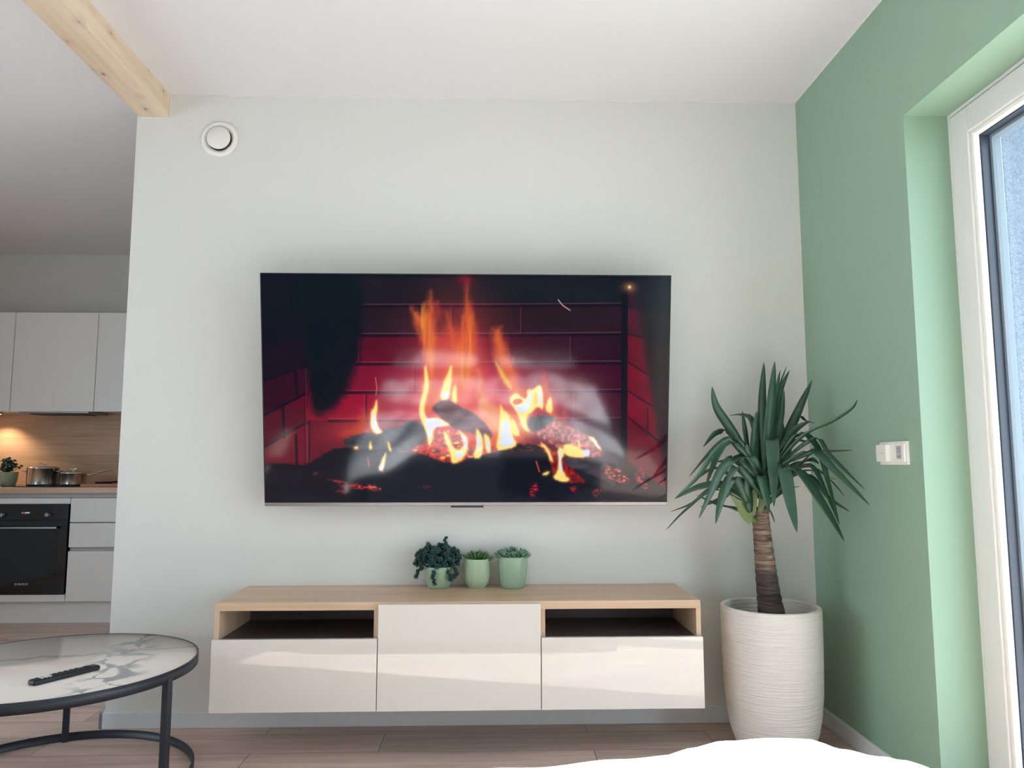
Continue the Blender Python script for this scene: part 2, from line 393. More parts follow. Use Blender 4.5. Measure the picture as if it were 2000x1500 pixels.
    # yellow tongues
    Yw = [
        [(826, 702), (834, 735), (835, 757), (831, 772), (825, 792), (826, 806), (832, 819), (844, 814), (857, 816), (879, 830), (860, 832), (845, 834), (842, 861), (834, 874), (832, 849), (821, 822), (815, 803), (818, 782), (825, 758)],
        [(855, 779), (862, 748), (868, 735), (879, 706), (880, 730), (874, 779)],
        [(877, 779), (885, 744), (889, 762), (891, 789)],
        [(991, 778), (1000, 768), (1007, 765), (1019, 775), (1027, 776), (1028, 758), (1038, 760), (1051, 748), (1058, 758), (1060, 801), (1049, 791), (1038, 802), (1026, 812), (1026, 831), (1034, 844), (1017, 836), (1010, 808), (1000, 793)],
        [(1062, 800), (1070, 773), (1076, 776), (1078, 808)],
        [(974, 786), (980, 800), (992, 808), (997, 824), (998, 849), (1009, 869), (992, 877), (966, 881), (970, 849), (974, 821)],
        [(926, 836), (934, 842), (943, 860), (938, 896), (921, 894), (929, 868)],
        [(942, 844), (955, 854), (957, 883), (949, 885), (944, 866)],
        [(863, 840), (873, 849), (882, 874), (892, 880), (900, 874), (908, 862), (898, 850), (890, 838), (908, 850), (913, 868), (903, 897), (885, 907), (878, 902), (876, 878), (865, 859)],
        [(732.5, 776), (734, 792), (732, 816), (736, 834), (746, 844), (729, 848), (720, 831), (721, 800), (727, 796)],
        [(721, 858), (725, 878), (717, 879)], [(753, 858), (763, 882), (756, 880)], [(753, 880), (747, 923), (735, 919), (744, 898)],
        [(688, 874), (695, 872), (696, 877), (690, 878)],
        [(1088, 873), (1101, 876), (1103, 887), (1093, 900), (1101, 928), (1114, 938), (1102, 944), (1077, 935), (1088, 922), (1090, 906)],
        [(1098, 868), (1120, 868), (1142, 882), (1146, 893), (1117, 893), (1102, 888)],
        [(1147, 849), (1161, 854), (1176, 882), (1163, 868)],
        [(1052, 862), (1068, 872), (1080, 902), (1074, 900), (1066, 880)], [(1128, 856), (1134, 870), (1130, 876)],
        [(1056, 928), (1072, 920), (1068, 930)], [(990, 828), (1000, 812), (1016, 850), (1000, 852)],
    ]
    for i, p in enumerate(Yw): over(mask(p, 7, 1.5, i+2), (244, 150, 60), .8)
    for i, p in enumerate(Yw): over(mask(p, 2.6, 1.2, i+2), (246, 226, 126), .97)
    cores = [
        [(831, 815), (845, 817), (857, 819), (872, 829), (846, 832), (840, 845), (836, 862), (833, 846), (828, 826)],
        [(859, 777), (864, 764), (874, 762), (872, 777)],
        [(1002, 792), (1024, 788), (1032, 764), (1036, 766), (1034, 790), (1022, 806), (1008, 802)], [(1050, 756), (1056, 762), (1057, 794), (1049, 784)],
        [(977, 826), (992, 816), (995, 850), (1005, 867), (990, 872), (974, 872), (976, 846)],
        [(929, 850), (936, 850), (936, 876), (929, 880)], [(947, 856), (953, 860), (954, 878), (949, 878)],
        [(888, 884), (903, 880), (901, 892), (888, 896)], [(897, 848), (908, 855), (911, 868), (904, 878), (902, 862)],
        [(726, 806), (730, 806), (732, 832), (742, 844), (730, 844), (723, 830)],
        [(740, 912), (748, 898), (745, 920), (738, 918)], [(1090, 878), (1098, 880), (1094, 892), (1098, 924), (1092, 922), (1091, 900)],
        [(1150, 852), (1160, 857), (1173, 878), (1162, 866)], [(1136, 880), (1152, 876), (1152, 892), (1142, 892)],
    ]
    for i, p in enumerate(cores): over(mask(p, 2.6, 1, i+2), (214, 222, 255), .95)
    over(mask([(998, 783), (1004, 777), (1016, 777), (1019, 783), (1010, 788), (1002, 788)], 2), (214, 90, 36))
    over(mask([(1041, 764), (1048, 766), (1048, 786), (1040, 790)], 3), (232, 190, 60), .8)
    # sparks and embers
    line([(1088, 583), (1096, 593), (1111, 603)], 1.2, (214, 160, 140), .9, 1)
    line([(730, 736), (733, 755), (731, 770)], 1, (220, 110, 90), .8, 1)
    screen(blob(1229, 558, 14, 10), (150, 100, 40), .8); screen(blob(1229, 558, 3, 3), (255, 220, 150), 1)
    em = np.clip(noise(5, 3, 41)*5-2.2, 0, 1)
    for poly, c in (([(628, 938), (655, 938), (680, 943), (660, 945)], (190, 40, 50)), ([(655, 948), (700, 948), (742, 953), (741, 960), (700, 958), (664, 953)], (214, 46, 40)), ([(650, 958), (678, 960), (676, 965), (655, 964)], (150, 20, 34)),
                    ([(718, 950), (742, 952), (742, 959), (722, 959)], (226, 100, 60)), ([(812, 949), (840, 952), (830, 958)], (120, 24, 36)),
                    ([(1036, 950), (1052, 944), (1048, 970), (1032, 972)], (200, 30, 44)), ([(1112, 950), (1128, 952), (1128, 966), (1114, 962)], (150, 24, 40)),
                    ([(1158, 955), (1180, 960), (1168, 974), (1156, 966)], (180, 40, 50)), ([(1180, 912), (1200, 908), (1230, 935), (1232, 946), (1206, 944), (1184, 930)], (226, 96, 84)),
                    ([(1250, 916), (1256, 914), (1262, 945), (1270, 952), (1262, 960), (1240, 934)], (190, 54, 66)), ([(612, 922), (622, 923), (620, 929), (610, 928)], (130, 40, 50))):
        over(mask(poly, 4, 3, 5)*np.clip(em+.25, 0, 1), c, .95)
    line([(1046, 902), (1052, 922)], 1.6, (220, 90, 50), .8); line([(716, 896), (718, 912)], 3, (170, 60, 50), .8)
    return lin(np.clip(img, 0, 1)*255)
# ================================================================ materials
M = {}
M['wall'] = mat('pale_grey_green_paint', lin(214, 213, 207), .75, bump=(220, .05, (1, 1, 1)))
M['white_paint'] = mat('white_paint', lin(223, 221, 219), .85, bump=(200, .04, (1, 1, 1)))
M['wall_rear'] = mat('darkened_rear_wall', lin(80, 90, 84), .7, bump=(220, .05, (1, 1, 1)))  # unseen wall, colour darkened to keep the television's reflections dim
M['green'] = mat('sage_green_paint', lin(140, 168, 144), .62, bump=(220, .06, (1, 1, 1)))
M['trim'] = mat('white_satin_trim', lin(214, 215, 214), .45)
M['pvc'] = mat('white_window_plastic', lin(216, 214, 208), .35)
M['anthracite'] = mat('anthracite_frame', lin(58, 66, 78), .35)
M['seal'] = mat('rubber_seal', lin(120, 132, 140), .5)
M['render'] = mat('rough_outdoor_render', lin(112, 124, 138), .9, bump=(130, .9, (1, 1, 1)), vary=(160, .25, (1, 1, 1)))
M['paving'] = mat('pale_terrace_paving', lin(176, 172, 165), .85, vary=(3, .06, (1, 1, 1)))
M['floor'] = wood('oak_laminate', lin(166, 141, 130), lin(207, 182, 168), lin(228, 206, 192), 'X', .42, 1., (2.2, (.55, 2.6, 1), .055, lin(84, 62, 52)), (1.29, .193, (.42, .105, 0)), dist=3)
M['oak'] = wood('light_oak_veneer', lin(176, 146, 118), lin(198, 169, 139), lin(212, 184, 154), 'X', .4, 1.1)
M['oak_v'] = wood('light_oak_upright', lin(176, 146, 118), lin(198, 169, 139), lin(212, 184, 154), 'Z', .4, 1.1)
M['shelf'] = wood('shade_toned_shelf_board', lin(60, 52, 52), lin(74, 65, 64), lin(86, 76, 74), 'X', .4, 1.1)  # shade inside the cabinet slot put into the shelf and back panel colour
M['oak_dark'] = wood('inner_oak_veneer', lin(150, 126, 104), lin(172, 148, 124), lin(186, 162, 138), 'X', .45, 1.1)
M['splash'] = wood('oak_splashback', lin(168, 136, 106), lin(200, 166, 134), lin(216, 184, 152), 'X', .4, 1.1, (2.0, (.7, 3.4, 3.4), .05, lin(96, 70, 54)), dist=3)
M['worktop'] = wood('oak_worktop', lin(176, 142, 114), lin(198, 164, 136), lin(212, 182, 154), 'X', .35, 1.1)
M['pine'] = wood('planed_pine', lin(210, 184, 156), lin(224, 202, 176), lin(233, 216, 192), 'Y', .55, .9, (9, (1.5, .9, 1.5), .13, lin(112, 76, 54)), dist=1.4)
M['gloss'] = mat('high_gloss_cream_lacquer', lin(221, 214, 204), .5, spec=.5, coat=1., coat_rough=.015)
M['gloss'].node_tree.nodes['Principled BSDF'].inputs['Coat IOR'].default_value = 1.68
M['kitchen'] = mat('matt_white_kitchen_front', lin(232, 230, 227), .4)
M['recess'] = mat('grip_recess', lin(176, 178, 178), .5)
M['dark_metal'] = mat('black_powder_coat', lin(44, 48, 56), .42, .2, bump=(400, .05, (1, 1, 1)))
M['black'] = mat('black_plastic', lin(16, 18, 22), .4)
M['black_gloss'] = mat('black_glass', lin(6, 9, 16), .05, spec=.6)
M['silver'] = mat('brushed_silver', lin(150, 150, 152), .3, .9)
M['steel'] = mat('polished_steel', lin(226, 222, 216), .2, 1.)
M['chrome'] = mat('chrome', lin(214, 212, 208), .08, 1.)
M['sage'] = mat('sage_glazed_ceramic', lin(150, 170, 142), .3, spec=.5)
M['sage2'] = mat('sage_ribbed_ceramic', lin(164, 182, 150), .35)
M['sage3'] = mat('sage_smooth_ceramic', lin(148, 170, 144), .26)
M['soil'] = mat('potting_soil', lin(58, 44, 36), .95, bump=(150, .8, (1, 1, 1)), vary=(90, .4, (1, 1, 1)))
M['leaf'] = mat('yucca_leaf', lin(44, 76, 54), .38, vary=(14, .28, (1, 1, 1)))
M['leaf_young'] = mat('pale_leaf_base', lin(100, 120, 70), .5)
M['sedum'] = mat('dark_blue_green_leaf', lin(44, 78, 70), .5, vary=(60, .35, (1, 1, 1)))
M['spiky'] = mat('fresh_green_leaf', lin(70, 116, 56), .45, vary=(60, .3, (1, 1, 1)))
M['eche'] = mat('grey_green_succulent', lin(112, 144, 118), .5, vary=(50, .15, (1, 1, 1)))
M['white_plastic'] = mat('white_plastic', lin(230, 228, 218), .35)
M['lcd'] = mat('grey_display', lin(178, 180, 182), .3)
M['mark'] = mat('grey_print', lin(120, 122, 124), .5)
M['cotton'] = mat('white_cotton', lin(240, 241, 243), .9, bump=(28, .25, (1, 1, 1)))
M['bedbase'] = mat('light_grey_bed_fabric', lin(70, 72, 76), .9, bump=(300, .3, (1, 1, 1)))
M['print'] = mat('pale_print', lin(190, 192, 196), .5)
M['board'] = wood('beech_board', lin(170, 116, 88), lin(196, 140, 108), lin(206, 152, 122), 'X', .5, 2)
def emat(name, col, st):
    m = bpy.data.materials.new(name); m.use_nodes = True; nt = m.node_tree; b = nt.nodes['Principled BSDF']
    b.inputs['Base Color'].default_value = (0, 0, 0, 1); b.inputs['Emission Color'].default_value = col; b.inputs['Emission Strength'].default_value = st
    return m
M['red_led'] = emat('red_display_digits', lin(255, 60, 60), 1.2)
M['white_led'] = emat('white_display_digits', lin(220, 225, 235), .7)
M['lamp'] = emat('warm_lamp', lin(255, 200, 150), 12)
# glass: clear pane
g = bpy.data.materials.new('window_glass'); g.use_nodes = True; nt = g.node_tree; nt.nodes.clear()
o_ = nt.nodes.new('ShaderNodeOutputMaterial'); t_ = nt.nodes.new('ShaderNodeBsdfTransparent'); t_.inputs[0].default_value = (.93, .96, .96, 1)
gl = nt.nodes.new('ShaderNodeBsdfGlossy'); gl.inputs['Roughness'].default_value = .01
fr = nt.nodes.new('ShaderNodeFresnel'); fr.inputs[0].default_value = 1.45; mx_ = nt.nodes.new('ShaderNodeMixShader')
ge = nt.nodes.new('ShaderNodeNewGeometry'); inv = nt.nodes.new('ShaderNodeMath'); inv.operation = 'SUBTRACT'; inv.inputs[0].default_value = 1; nt.links.new(ge.outputs['Backfacing'], inv.inputs[1])
ml = nt.nodes.new('ShaderNodeMath'); ml.operation = 'MULTIPLY'; nt.links.new(fr.outputs[0], ml.inputs[0]); nt.links.new(inv.outputs[0], ml.inputs[1]); nt.links.new(ml.outputs[0], mx_.inputs[0]); nt.links.new(t_.outputs[0], mx_.inputs[1]); nt.links.new(gl.outputs[0], mx_.inputs[2]); nt.links.new(mx_.outputs[0], o_.inputs[0])
M['glass'] = g
# planter: off-white, horizontal combed grooves
m = mat('combed_white_planter', lin(222, 216, 206), .85); nt = m.node_tree; b = nt.nodes['Principled BSDF']
tc = nt.nodes.new('ShaderNodeTexCoord'); mp = nt.nodes.new('ShaderNodeMapping'); mp.inputs['Scale'].default_value = (6, 6, 150)
n = nt.nodes.new('ShaderNodeTexNoise'); n.inputs['Scale'].default_value = 1; n.inputs['Detail'].default_value = 5; n.inputs['Distortion'].default_value = .4
nt.links.new(tc.outputs['Object'], mp.inputs[0]); nt.links.new(mp.outputs[0], n.inputs['Vector'])
bp = nt.nodes.new('ShaderNodeBump'); bp.inputs['Strength'].default_value = 1.; bp.inputs['Distance'].default_value = .008
nt.links.new(n.outputs[0], bp.inputs['Height']); nt.links.new(bp.outputs[0], b.inputs['Normal'])
M['planter'] = m
# trunk: brown bark with pale leaf-scar rings, darker at the foot
m = mat('yucca_bark', lin(110, 86, 72), .9); nt = m.node_tree; b = nt.nodes['Principled BSDF']
tc = nt.nodes.new('ShaderNodeTexCoord'); mp = nt.nodes.new('ShaderNodeMapping'); mp.inputs['Scale'].default_value = (9, 9, 75)
n = nt.nodes.new('ShaderNodeTexNoise'); n.inputs['Scale'].default_value = 1; n.inputs['Detail'].default_value = 5; n.inputs['Distortion'].default_value = 1.
nt.links.new(tc.outputs['Object'], mp.inputs[0]); nt.links.new(mp.outputs[0], n.inputs['Vector'])
sp = nt.nodes.new('ShaderNodeSeparateXYZ'); nt.links.new(tc.outputs['Object'], sp.inputs[0])
ra = ramp(nt, [(.32, lin(72, 57, 50)), (.5, lin(114, 94, 82)), (.68, lin(160, 138, 120))], n.outputs[0])
rb = ramp(nt, [(.35, lin(44, 36, 36)), (.65, lin(84, 70, 66))], n.outputs[0])
mr = nt.nodes.new('ShaderNodeMapRange'); mr.inputs[1].default_value = .655; mr.inputs[2].default_value = .70; nt.links.new(sp.outputs[2], mr.inputs[0])
x = nt.nodes.new('ShaderNodeMix'); x.data_type = 'RGBA'; nt.links.new(mr.outputs[0], x.inputs[0]); nt.links.new(rb.outputs[0], x.inputs[6]); nt.links.new(ra.outputs[0], x.inputs[7]); nt.links.new(x.outputs[2], b.inputs['Base Color'])
bp = nt.nodes.new('ShaderNodeBump'); bp.inputs['Strength'].default_value = .7; bp.inputs['Distance'].default_value = .005
nt.links.new(n.outputs[0], bp.inputs['Height']); nt.links.new(bp.outputs[0], b.inputs['Normal'])
M['bark'] = m
# marble: warm white with grey veins gathered in one broad branching belt
m = mat('polished_white_marble', lin(222, 212, 202), .12, spec=.5); nt = m.node_tree; b = nt.nodes['Principled BSDF']; L = nt.links
tc = nt.nodes.new('ShaderNodeTexCoord')
n0 = nt.nodes.new('ShaderNodeTexNoise'); n0.inputs['Scale'].default_value = 7; n0.inputs['Detail'].default_value = 6; L.new(tc.outputs['Object'], n0.inputs['Vector'])
vm = nt.nodes.new('ShaderNodeVectorMath'); vm.operation = 'MULTIPLY_ADD'; L.new(n0.outputs['Color'], vm.inputs[0]); vm.inputs[1].default_value = (.17, .17, .17); L.new(tc.outputs['Object'], vm.inputs[2])
vo = nt.nodes.new('ShaderNodeTexVoronoi'); vo.feature = 'DISTANCE_TO_EDGE'; vo.inputs['Scale'].default_value = 9; L.new(vm.outputs[0], vo.inputs['Vector'])
def dline(px, py, nx, ny, wd, src):
    """1 inside a belt of half width wd around a line through (px,py)"""
    s_ = nt.nodes.new('ShaderNodeVectorMath'); s_.operation = 'DOT_PRODUCT'; L.new(src, s_.inputs[0]); s_.inputs[1].default_value = (nx, ny, 0)
    a_ = nt.nodes.new('ShaderNodeMath'); a_.operation = 'SUBTRACT'; L.new(s_.outputs['Value'], a_.inputs[0]); a_.inputs[1].default_value = px*nx+py*ny
    c_ = nt.nodes.new('ShaderNodeMath'); c_.operation = 'ABSOLUTE'; L.new(a_.outputs[0], c_.inputs[0])
    r_ = nt.nodes.new('ShaderNodeMapRange'); L.new(c_.outputs[0], r_.inputs[0]); r_.inputs[1].default_value = wd; r_.inputs[2].default_value = wd*.35; r_.inputs[3].default_value = 0; r_.inputs[4].default_value = 1
    return r_.outputs[0]
belt = dline(.315, .10, .965, .26, .115, vm.outputs[0])
nw = nt.nodes.new('ShaderNodeTexNoise'); nw.inputs['Scale'].default_value = 9; nw.inputs['Detail'].default_value = 5; L.new(tc.outputs['Object'], nw.inputs['Vector'])
wd_ = nt.nodes.new('ShaderNodeMapRange'); L.new(nw.outputs[0], wd_.inputs[0]); wd_.inputs[1].default_value = .38; wd_.inputs[2].default_value = .68; wd_.inputs[3].default_value = .015; wd_.inputs[4].default_value = .34
dv_ = nt.nodes.new('ShaderNodeMath'); dv_.operation = 'DIVIDE'; L.new(vo.outputs['Distance'], dv_.inputs[0]); L.new(wd_.outputs[0], dv_.inputs[1])
vein = ramp(nt, [(.35, (1, 1, 1)), (.7, (.5, .5, .5)), (1., (0, 0, 0))], dv_.outputs[0])
mu = nt.nodes.new('ShaderNodeMath'); mu.operation = 'MULTIPLY'; L.new(belt, mu.inputs[0]); L.new(vein.outputs[0], mu.inputs[1])
long_v = dline(.0, .16, -.32, .947, .022, vm.outputs[0])
m3 = nt.nodes.new('ShaderNodeMath'); m3.operation = 'MULTIPLY'; L.new(long_v, m3.inputs[0]); m3.inputs[1].default_value = .55
mm = nt.nodes.new('ShaderNodeMath'); mm.operation = 'MAXIMUM'; L.new(mu.outputs[0], mm.inputs[0]); L.new(m3.outputs[0], mm.inputs[1])
x = nt.nodes.new('ShaderNodeMix'); x.data_type = 'RGBA'; L.new(mm.outputs[0], x.inputs[0]); x.inputs[6].default_value = lin(232, 222, 213); x.inputs[7].default_value = lin(160, 162, 164); L.new(x.outputs[2], b.inputs['Base Color'])
M['marble'] = m
# ================================================================ the room
XG, XL, HC = 1.397, -1.5813, 2.727                    # green wall, left end of the front wall, ceiling
XE = 1.78                                             # outer face of the outside wall
struct('floor', MB().box(-4.45, 1.64, -4.7, 2.75, -.1, 0), M['floor'])
struct('ceiling', MB().box(-4.5, XE, -4.7, 2.8, HC, HC+.15), M['white_paint'])
struct('wall_front', MB().box(XL, XG+.02, 0, 2.66, 0, HC), M['wall'])
struct('wall_kitchen', MB().box(-4.5, XL+.02, 2.65, 2.8, 0, HC), M['wall'])
struct('wall_back', MB().box(-4.5, XE, -4.75, -4.6, 0, HC), M['wall_rear'])
wl = MB()                                             # left wall, its unseen opening added to let sky light into the kitchen
wl.box(-4.5, -4.35, -4.6, -3.3, 0, HC).box(-4.5, -4.35, -.65, 2.65, 0, HC).box(-4.5, -4.35, -3.3, -.65, 0, .35).box(-4.5, -4.35, -3.3, -.65, 2.35, HC)
struct('wall_left', wl, M['white_paint'])
wr = MB()
wr.box(XG, XG+.155, WY0, .05, 0, HC).box(XG, XG+.155, -4.6, WY1, 0, HC).box(XG, XG+.155, WY1, WY0, WZ, HC)
struct('wall_right', wr, M['green'])
we = MB()                                             # outer skin of the same wall, seen through the glass
EXY = -.86
we.box(1.64, 1.95, EXY, .05, -.05, HC).box(1.64, 1.95, -4.6, WY1+.10, -.05, HC).box(1.64, 1.95, WY1+.1, EXY, 2.36, HC)
struct('wall_outside', we, M['render'])
struct('terrace', MB().box(1.64, 9, -9, 6, -.2, -.06), M['paving'])
# skirting boards
bb = MB(); bb.box(XL-.018, XG-.004, -.016, 0, 0, .066, .003).box(XL-.018, XL, -.016, 2.0, 0, .066, .003)
struct('baseboard_front', bb, M['trim'])
struct('baseboard_right', MB().box(XG-.016, XG, -.83, -.016, 0, .066, .003), M['trim'])
# ceiling beam
bm_ = MB().box(-1.5735, -1.4399, -4.6, -.001, 2.622, HC+.004, .003)
tag(bm_.build('ceiling_beam', M['pine']), 'knotty pale pine beam running under the white ceiling', 'beam')
struct('trim_1', MB().box(-1.44, XG-.003, -.004, 0, HC-.004, HC, .001).box(-1.4395, -1.435, -.004, 0, 2.618, HC-.004, .001).box(-1.5735, -1.435, -.004, 0, 2.617, 2.6215, .001), M['white_paint'])
struct('trim_2', MB().box(XG-.004, XG, -4.6, -.003, HC-.004, HC, .001), M['white_paint'])
# tall window
win = thing('window_1', 'x', 'x', (1.55, WY0, 0))
for k in ('label', 'category'): del win[k]
win['kind'] = 'structure'
def ringY(mb, x0, x1, a, b, z0, z1, t, bev=.002):     # upright frame in the wall plane
    mb.box(x0, x1, a-t, a, z0, z1, bev).box(x0, x1, b, b+t, z0, z1, bev).box(x0, x1, b+t, a-t, z1-t, z1, bev).box(x0, x1, b+t, a-t, z0, z0+t, bev)
    return mb
sub('window_frame', ringY(MB(), 1.548, 1.64, WY0, WY1, .0, WZ, .0125), M['pvc'], win)
MID = (WY0+WY1)/2
for a, b in ((WY0-.0165, MID+.002), (MID-.002, WY1+.016)):
    sh = sub('sash', ringY(MB(), 1.545, 1.64, a, b, .02, WZ-.016, .088, .004), M['pvc'], win)
    ins = .088
    bd = ringY(MB(), 1.553, 1.574, a-ins, b+ins, .02+ins, WZ-.016-ins, .016, .003)
    bmesh.ops.translate(bd.bm, verts=bd.bm.verts[:], vec=-Vector(win.location)); bd.build('glazing_bead', M['white_plastic'], sh)
    gk = ringY(MB(), 1.5755, 1.64, a-.088, b+.088, .108, WZ-.104, .018, .002)
    bmesh.ops.translate(gk.bm, verts=gk.bm.verts[:], vec=-Vector(win.location)); gk.build('outer_cladding', M['anthracite'], sh)
    se = ringY(MB(), 1.604, 1.634, a-.106, b+.106, .126, WZ-.122, .011, .001)
    bmesh.ops.translate(se.bm, verts=se.bm.verts[:], vec=-Vector(win.location)); se.build('glazing_seal', M['seal'], sh)
    gp = MB().box(1.612, 1.616, b+.1, a-.1, .12, WZ-.12)
    bmesh.ops.translate(gp.bm, verts=gp.bm.verts[:], vec=-Vector(win.location)); gp.build('pane', M['glass'], sh)
win_fill = thing('fill_light_window', 'x', 'x', (-4.42, -1.98, .35))  # unseen window, added and sized to brighten the kitchen
for k in ('label', 'category'): del win_fill[k]
win_fill['kind'] = 'structure'
sub('window_frame', ringY(MB(), -4.46, -4.39, -.65, -3.3, .35, 2.35, .07), M['pvc'], win_fill)
sub('pane', MB().box(-4.43, -4.425, -3.24, -.71, .41, 2.29), M['glass'], win_fill)

# ================================================================ television
TVX0, TVX1 = -.931, .739
tv = thing('television', 'large flat television on the wall tilted forward showing a log fire', 'television', (-.096, -.097, .909))
tilt = math.atan2(.171, .936)
tv.rotation_euler = (tilt, 0, 0)                     # leans forward at the top
TW, TH = 1.67, .9515
def tvp(name, mb, m, par=None): return mb.build(name, m, par or tv)
tvp('housing', MB().box(-TW/2+.002, TW/2-.002, .004, .034, .0, TH-.002, .003), M['black'])
tvp('rear_cover', MB().box(-.5, .5, .034, .06, .06, .62, .012), M['black'])
fr_ = MB(); fr_.box(-TW/2, -TW/2+.004, -.003, .03, 0, TH, .001).box(TW/2-.004, TW/2, -.003, .03, 0, TH, .001).box(-TW/2, TW/2, -.003, .03, TH-.004, TH, .001)
tvp('bezel', fr_, M['black'])
tvp('lower_trim', MB().box(-TW/2, TW/2, -.004, .03, -.004, .011, .0015), M['silver'])
tvp('sensor_bar', MB().box(-.068, .068, -.005, .02, -.0115, -.004, .001), M['dark_metal'])
tvp('wall_bracket', MB().box(-.25, .25, .05, .085, .16, .44, .004).bar((-.2, .07, .3), (-.2, .12, .32), .03, .05).bar((.2, .07, .3), (.2, .12, .32), .03, .05), M['dark_metal'])
# screen surface: a fine grid whose colours are the film
SW, SH = 760, 430
px = fire_picture(SW, SH)
gx = np.linspace(-TW/2+.004, TW/2-.004, SW); gz = np.linspace(TH-.004, .011, SH)
V = np.zeros((SH, SW, 3)); V[..., 0] = gx[None, :]; V[..., 2] = gz[:, None]; V[..., 1] = -.0005
me = bpy.data.meshes.new('screen')
idx = np.arange(SW*SH).reshape(SH, SW)
F = np.stack([idx[:-1, :-1], idx[1:, :-1], idx[1:, 1:], idx[:-1, 1:]], -1).reshape(-1, 4)
me.vertices.add(SW*SH); me.vertices.foreach_set('co', V.reshape(-1))
me.loops.add(F.size); me.loops.foreach_set('vertex_index', F.reshape(-1).astype(np.int32))
me.polygons.add(len(F)); me.polygons.foreach_set('loop_start', np.arange(0, F.size, 4, dtype=np.int32))
me.update(calc_edges=True); me.validate()
ca = me.color_attributes.new('film', 'FLOAT_COLOR', 'POINT')
ca.data.foreach_set('color', np.concatenate([px, np.ones((SH, SW, 1))], -1).reshape(-1).astype(np.float32))
scm = bpy.data.materials.new('lit_screen'); scm.use_nodes = True; nt = scm.node_tree; b = nt.nodes['Principled BSDF']
at_ = nt.nodes.new('ShaderNodeVertexColor'); at_.layer_name = 'film'
b.inputs['Base Color'].default_value = (.003, .004, .006, 1); b.inputs['Roughness'].default_value = .07; b.inputs['Specular IOR Level'].default_value = .5
nt.links.new(at_.outputs['Color'], b.inputs['Emission Color']); b.inputs['Emission Strength'].default_value = FILM
me.materials.append(scm); sc_o = bpy.data.objects.new('screen', me); COL.objects.link(sc_o); sc_o.parent = tv
sc_o['label'] = 'lit screen showing a log fire against red brick'

# ================================================================ floating media cabinet
CX0, CX1, CT = -1.0121, .7879, .5690
cb = thing('media_cabinet', 'wall-hung low cabinet with oak top and glossy cream fronts below the television', 'cabinet', ((CX0+CX1)/2, -.21, .187))
D1, D2 = CX0+.6, CX0+1.2
sub('top_panel', MB().box(CX0, CX1, -.40, -.001, CT-.030, CT, .0012), M['oak'], cb)
for x in (CX0, CX1-.017): sub('side_panel', MB().box(x, x+.017, -.398, -.001, .187, CT-.030), M['oak_v'], cb)
for x in (D1-.017, D2): sub('divider', MB().box(x, x+.017, -.398, -.003, .187, CT-.030), M['oak_v'], cb)
for a, b_ in ((CX0+.017, D1-.017), (D2+.017, CX1-.017)):
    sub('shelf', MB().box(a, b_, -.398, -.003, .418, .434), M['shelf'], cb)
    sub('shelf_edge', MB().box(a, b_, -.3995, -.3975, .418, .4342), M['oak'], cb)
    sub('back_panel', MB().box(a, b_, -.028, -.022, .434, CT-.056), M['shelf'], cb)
    lo = sub('lower_box', MB().box(a, b_, -.395, -.003, .19, .416), M['oak_dark'], cb)
for a, b_, t_ in ((CX0, D1, .440), (D1, D2, CT-.007), (D2, CX1, .440)):
    nm = 'door' if t_ > .5 else 'drawer_front'
    sub(nm, MB().box(a+.0015 if a != CX0 else a-.001, b_-.0015 if b_ != CX1 else b_+.001, -.4205, -.401, .1842, t_, .0012), M['gloss'], cb)

# ================================================================ potted plants on the cabinet
rnd = random.Random(11)
def leaflet(mb, p, d, ln, wd, thick=.3, up=(0, 0, 1)):
    """small fleshy pointed leaf"""
    p = Vector(p); d = Vector(d).normalized(); s_ = d.cross(Vector(up))
    if s_.length < .1: s_ = d.cross(Vector((1, .2, 0)))
    s_.normalize(); n_ = s_.cross(d)
    rows = []
    for t, k in ((0, .35), (.3, .8), (.62, 1.), (.85, .7)):
        q = p+d*ln*t
        rows.append([mb.bm.verts.new(q+s_*wd*.5*k), mb.bm.verts.new(q+n_*wd*thick*.5*k), mb.bm.verts.new(q-s_*wd*.5*k), mb.bm.verts.new(q-n_*wd*thick*.5*k)])
    tip = mb.bm.verts.new(p+d*ln)
    for A, B in zip(rows[:-1], rows[1:]):
        for k in range(4):
            f = mb.bm.faces.new((A[k], A[(k+1) % 4], B[(k+1) % 4], B[k])); f.smooth = True
    for k in range(4): mb.bm.faces.new((rows[-1][k], rows[-1][(k+1) % 4], tip)).smooth = True
    mb.bm.faces.new(list(reversed(rows[0])))
def rosette(mb, c, axis, r, n, wd):
    axis = Vector(axis).normalized(); a0 = axis.orthogonal().normalized(); b0 = axis.cross(a0)
    for k in range(n):
        a = 2.4*k; e = .15+.85*k/n
        d = (a0*math.cos(a)+b0*math.sin(a))*(1.15-e)+axis*e
        leaflet(mb, c, d, r*(.75+.35*(1-e)), wd, .35, axis)
def pot_prof(r0, r1, h, t=.004, mid=None):
    pr = [(0, 0), (r0*.92, 0), (r0, .004)]
    for k in range(1, 9):
        u = k/8; bulge = (mid or 0)*math.sin(PI*min(1, u*1.0))
        pr.append((r0+(r1-r0)*min(1, (1-(1-u)**2.6))+bulge, .004+(h-.006)*u))
    pr += [(r1-t*.3, h), (r1-t, h-.001), (r1-t-.001, h*.55), (0, h*.55)]
    return pr
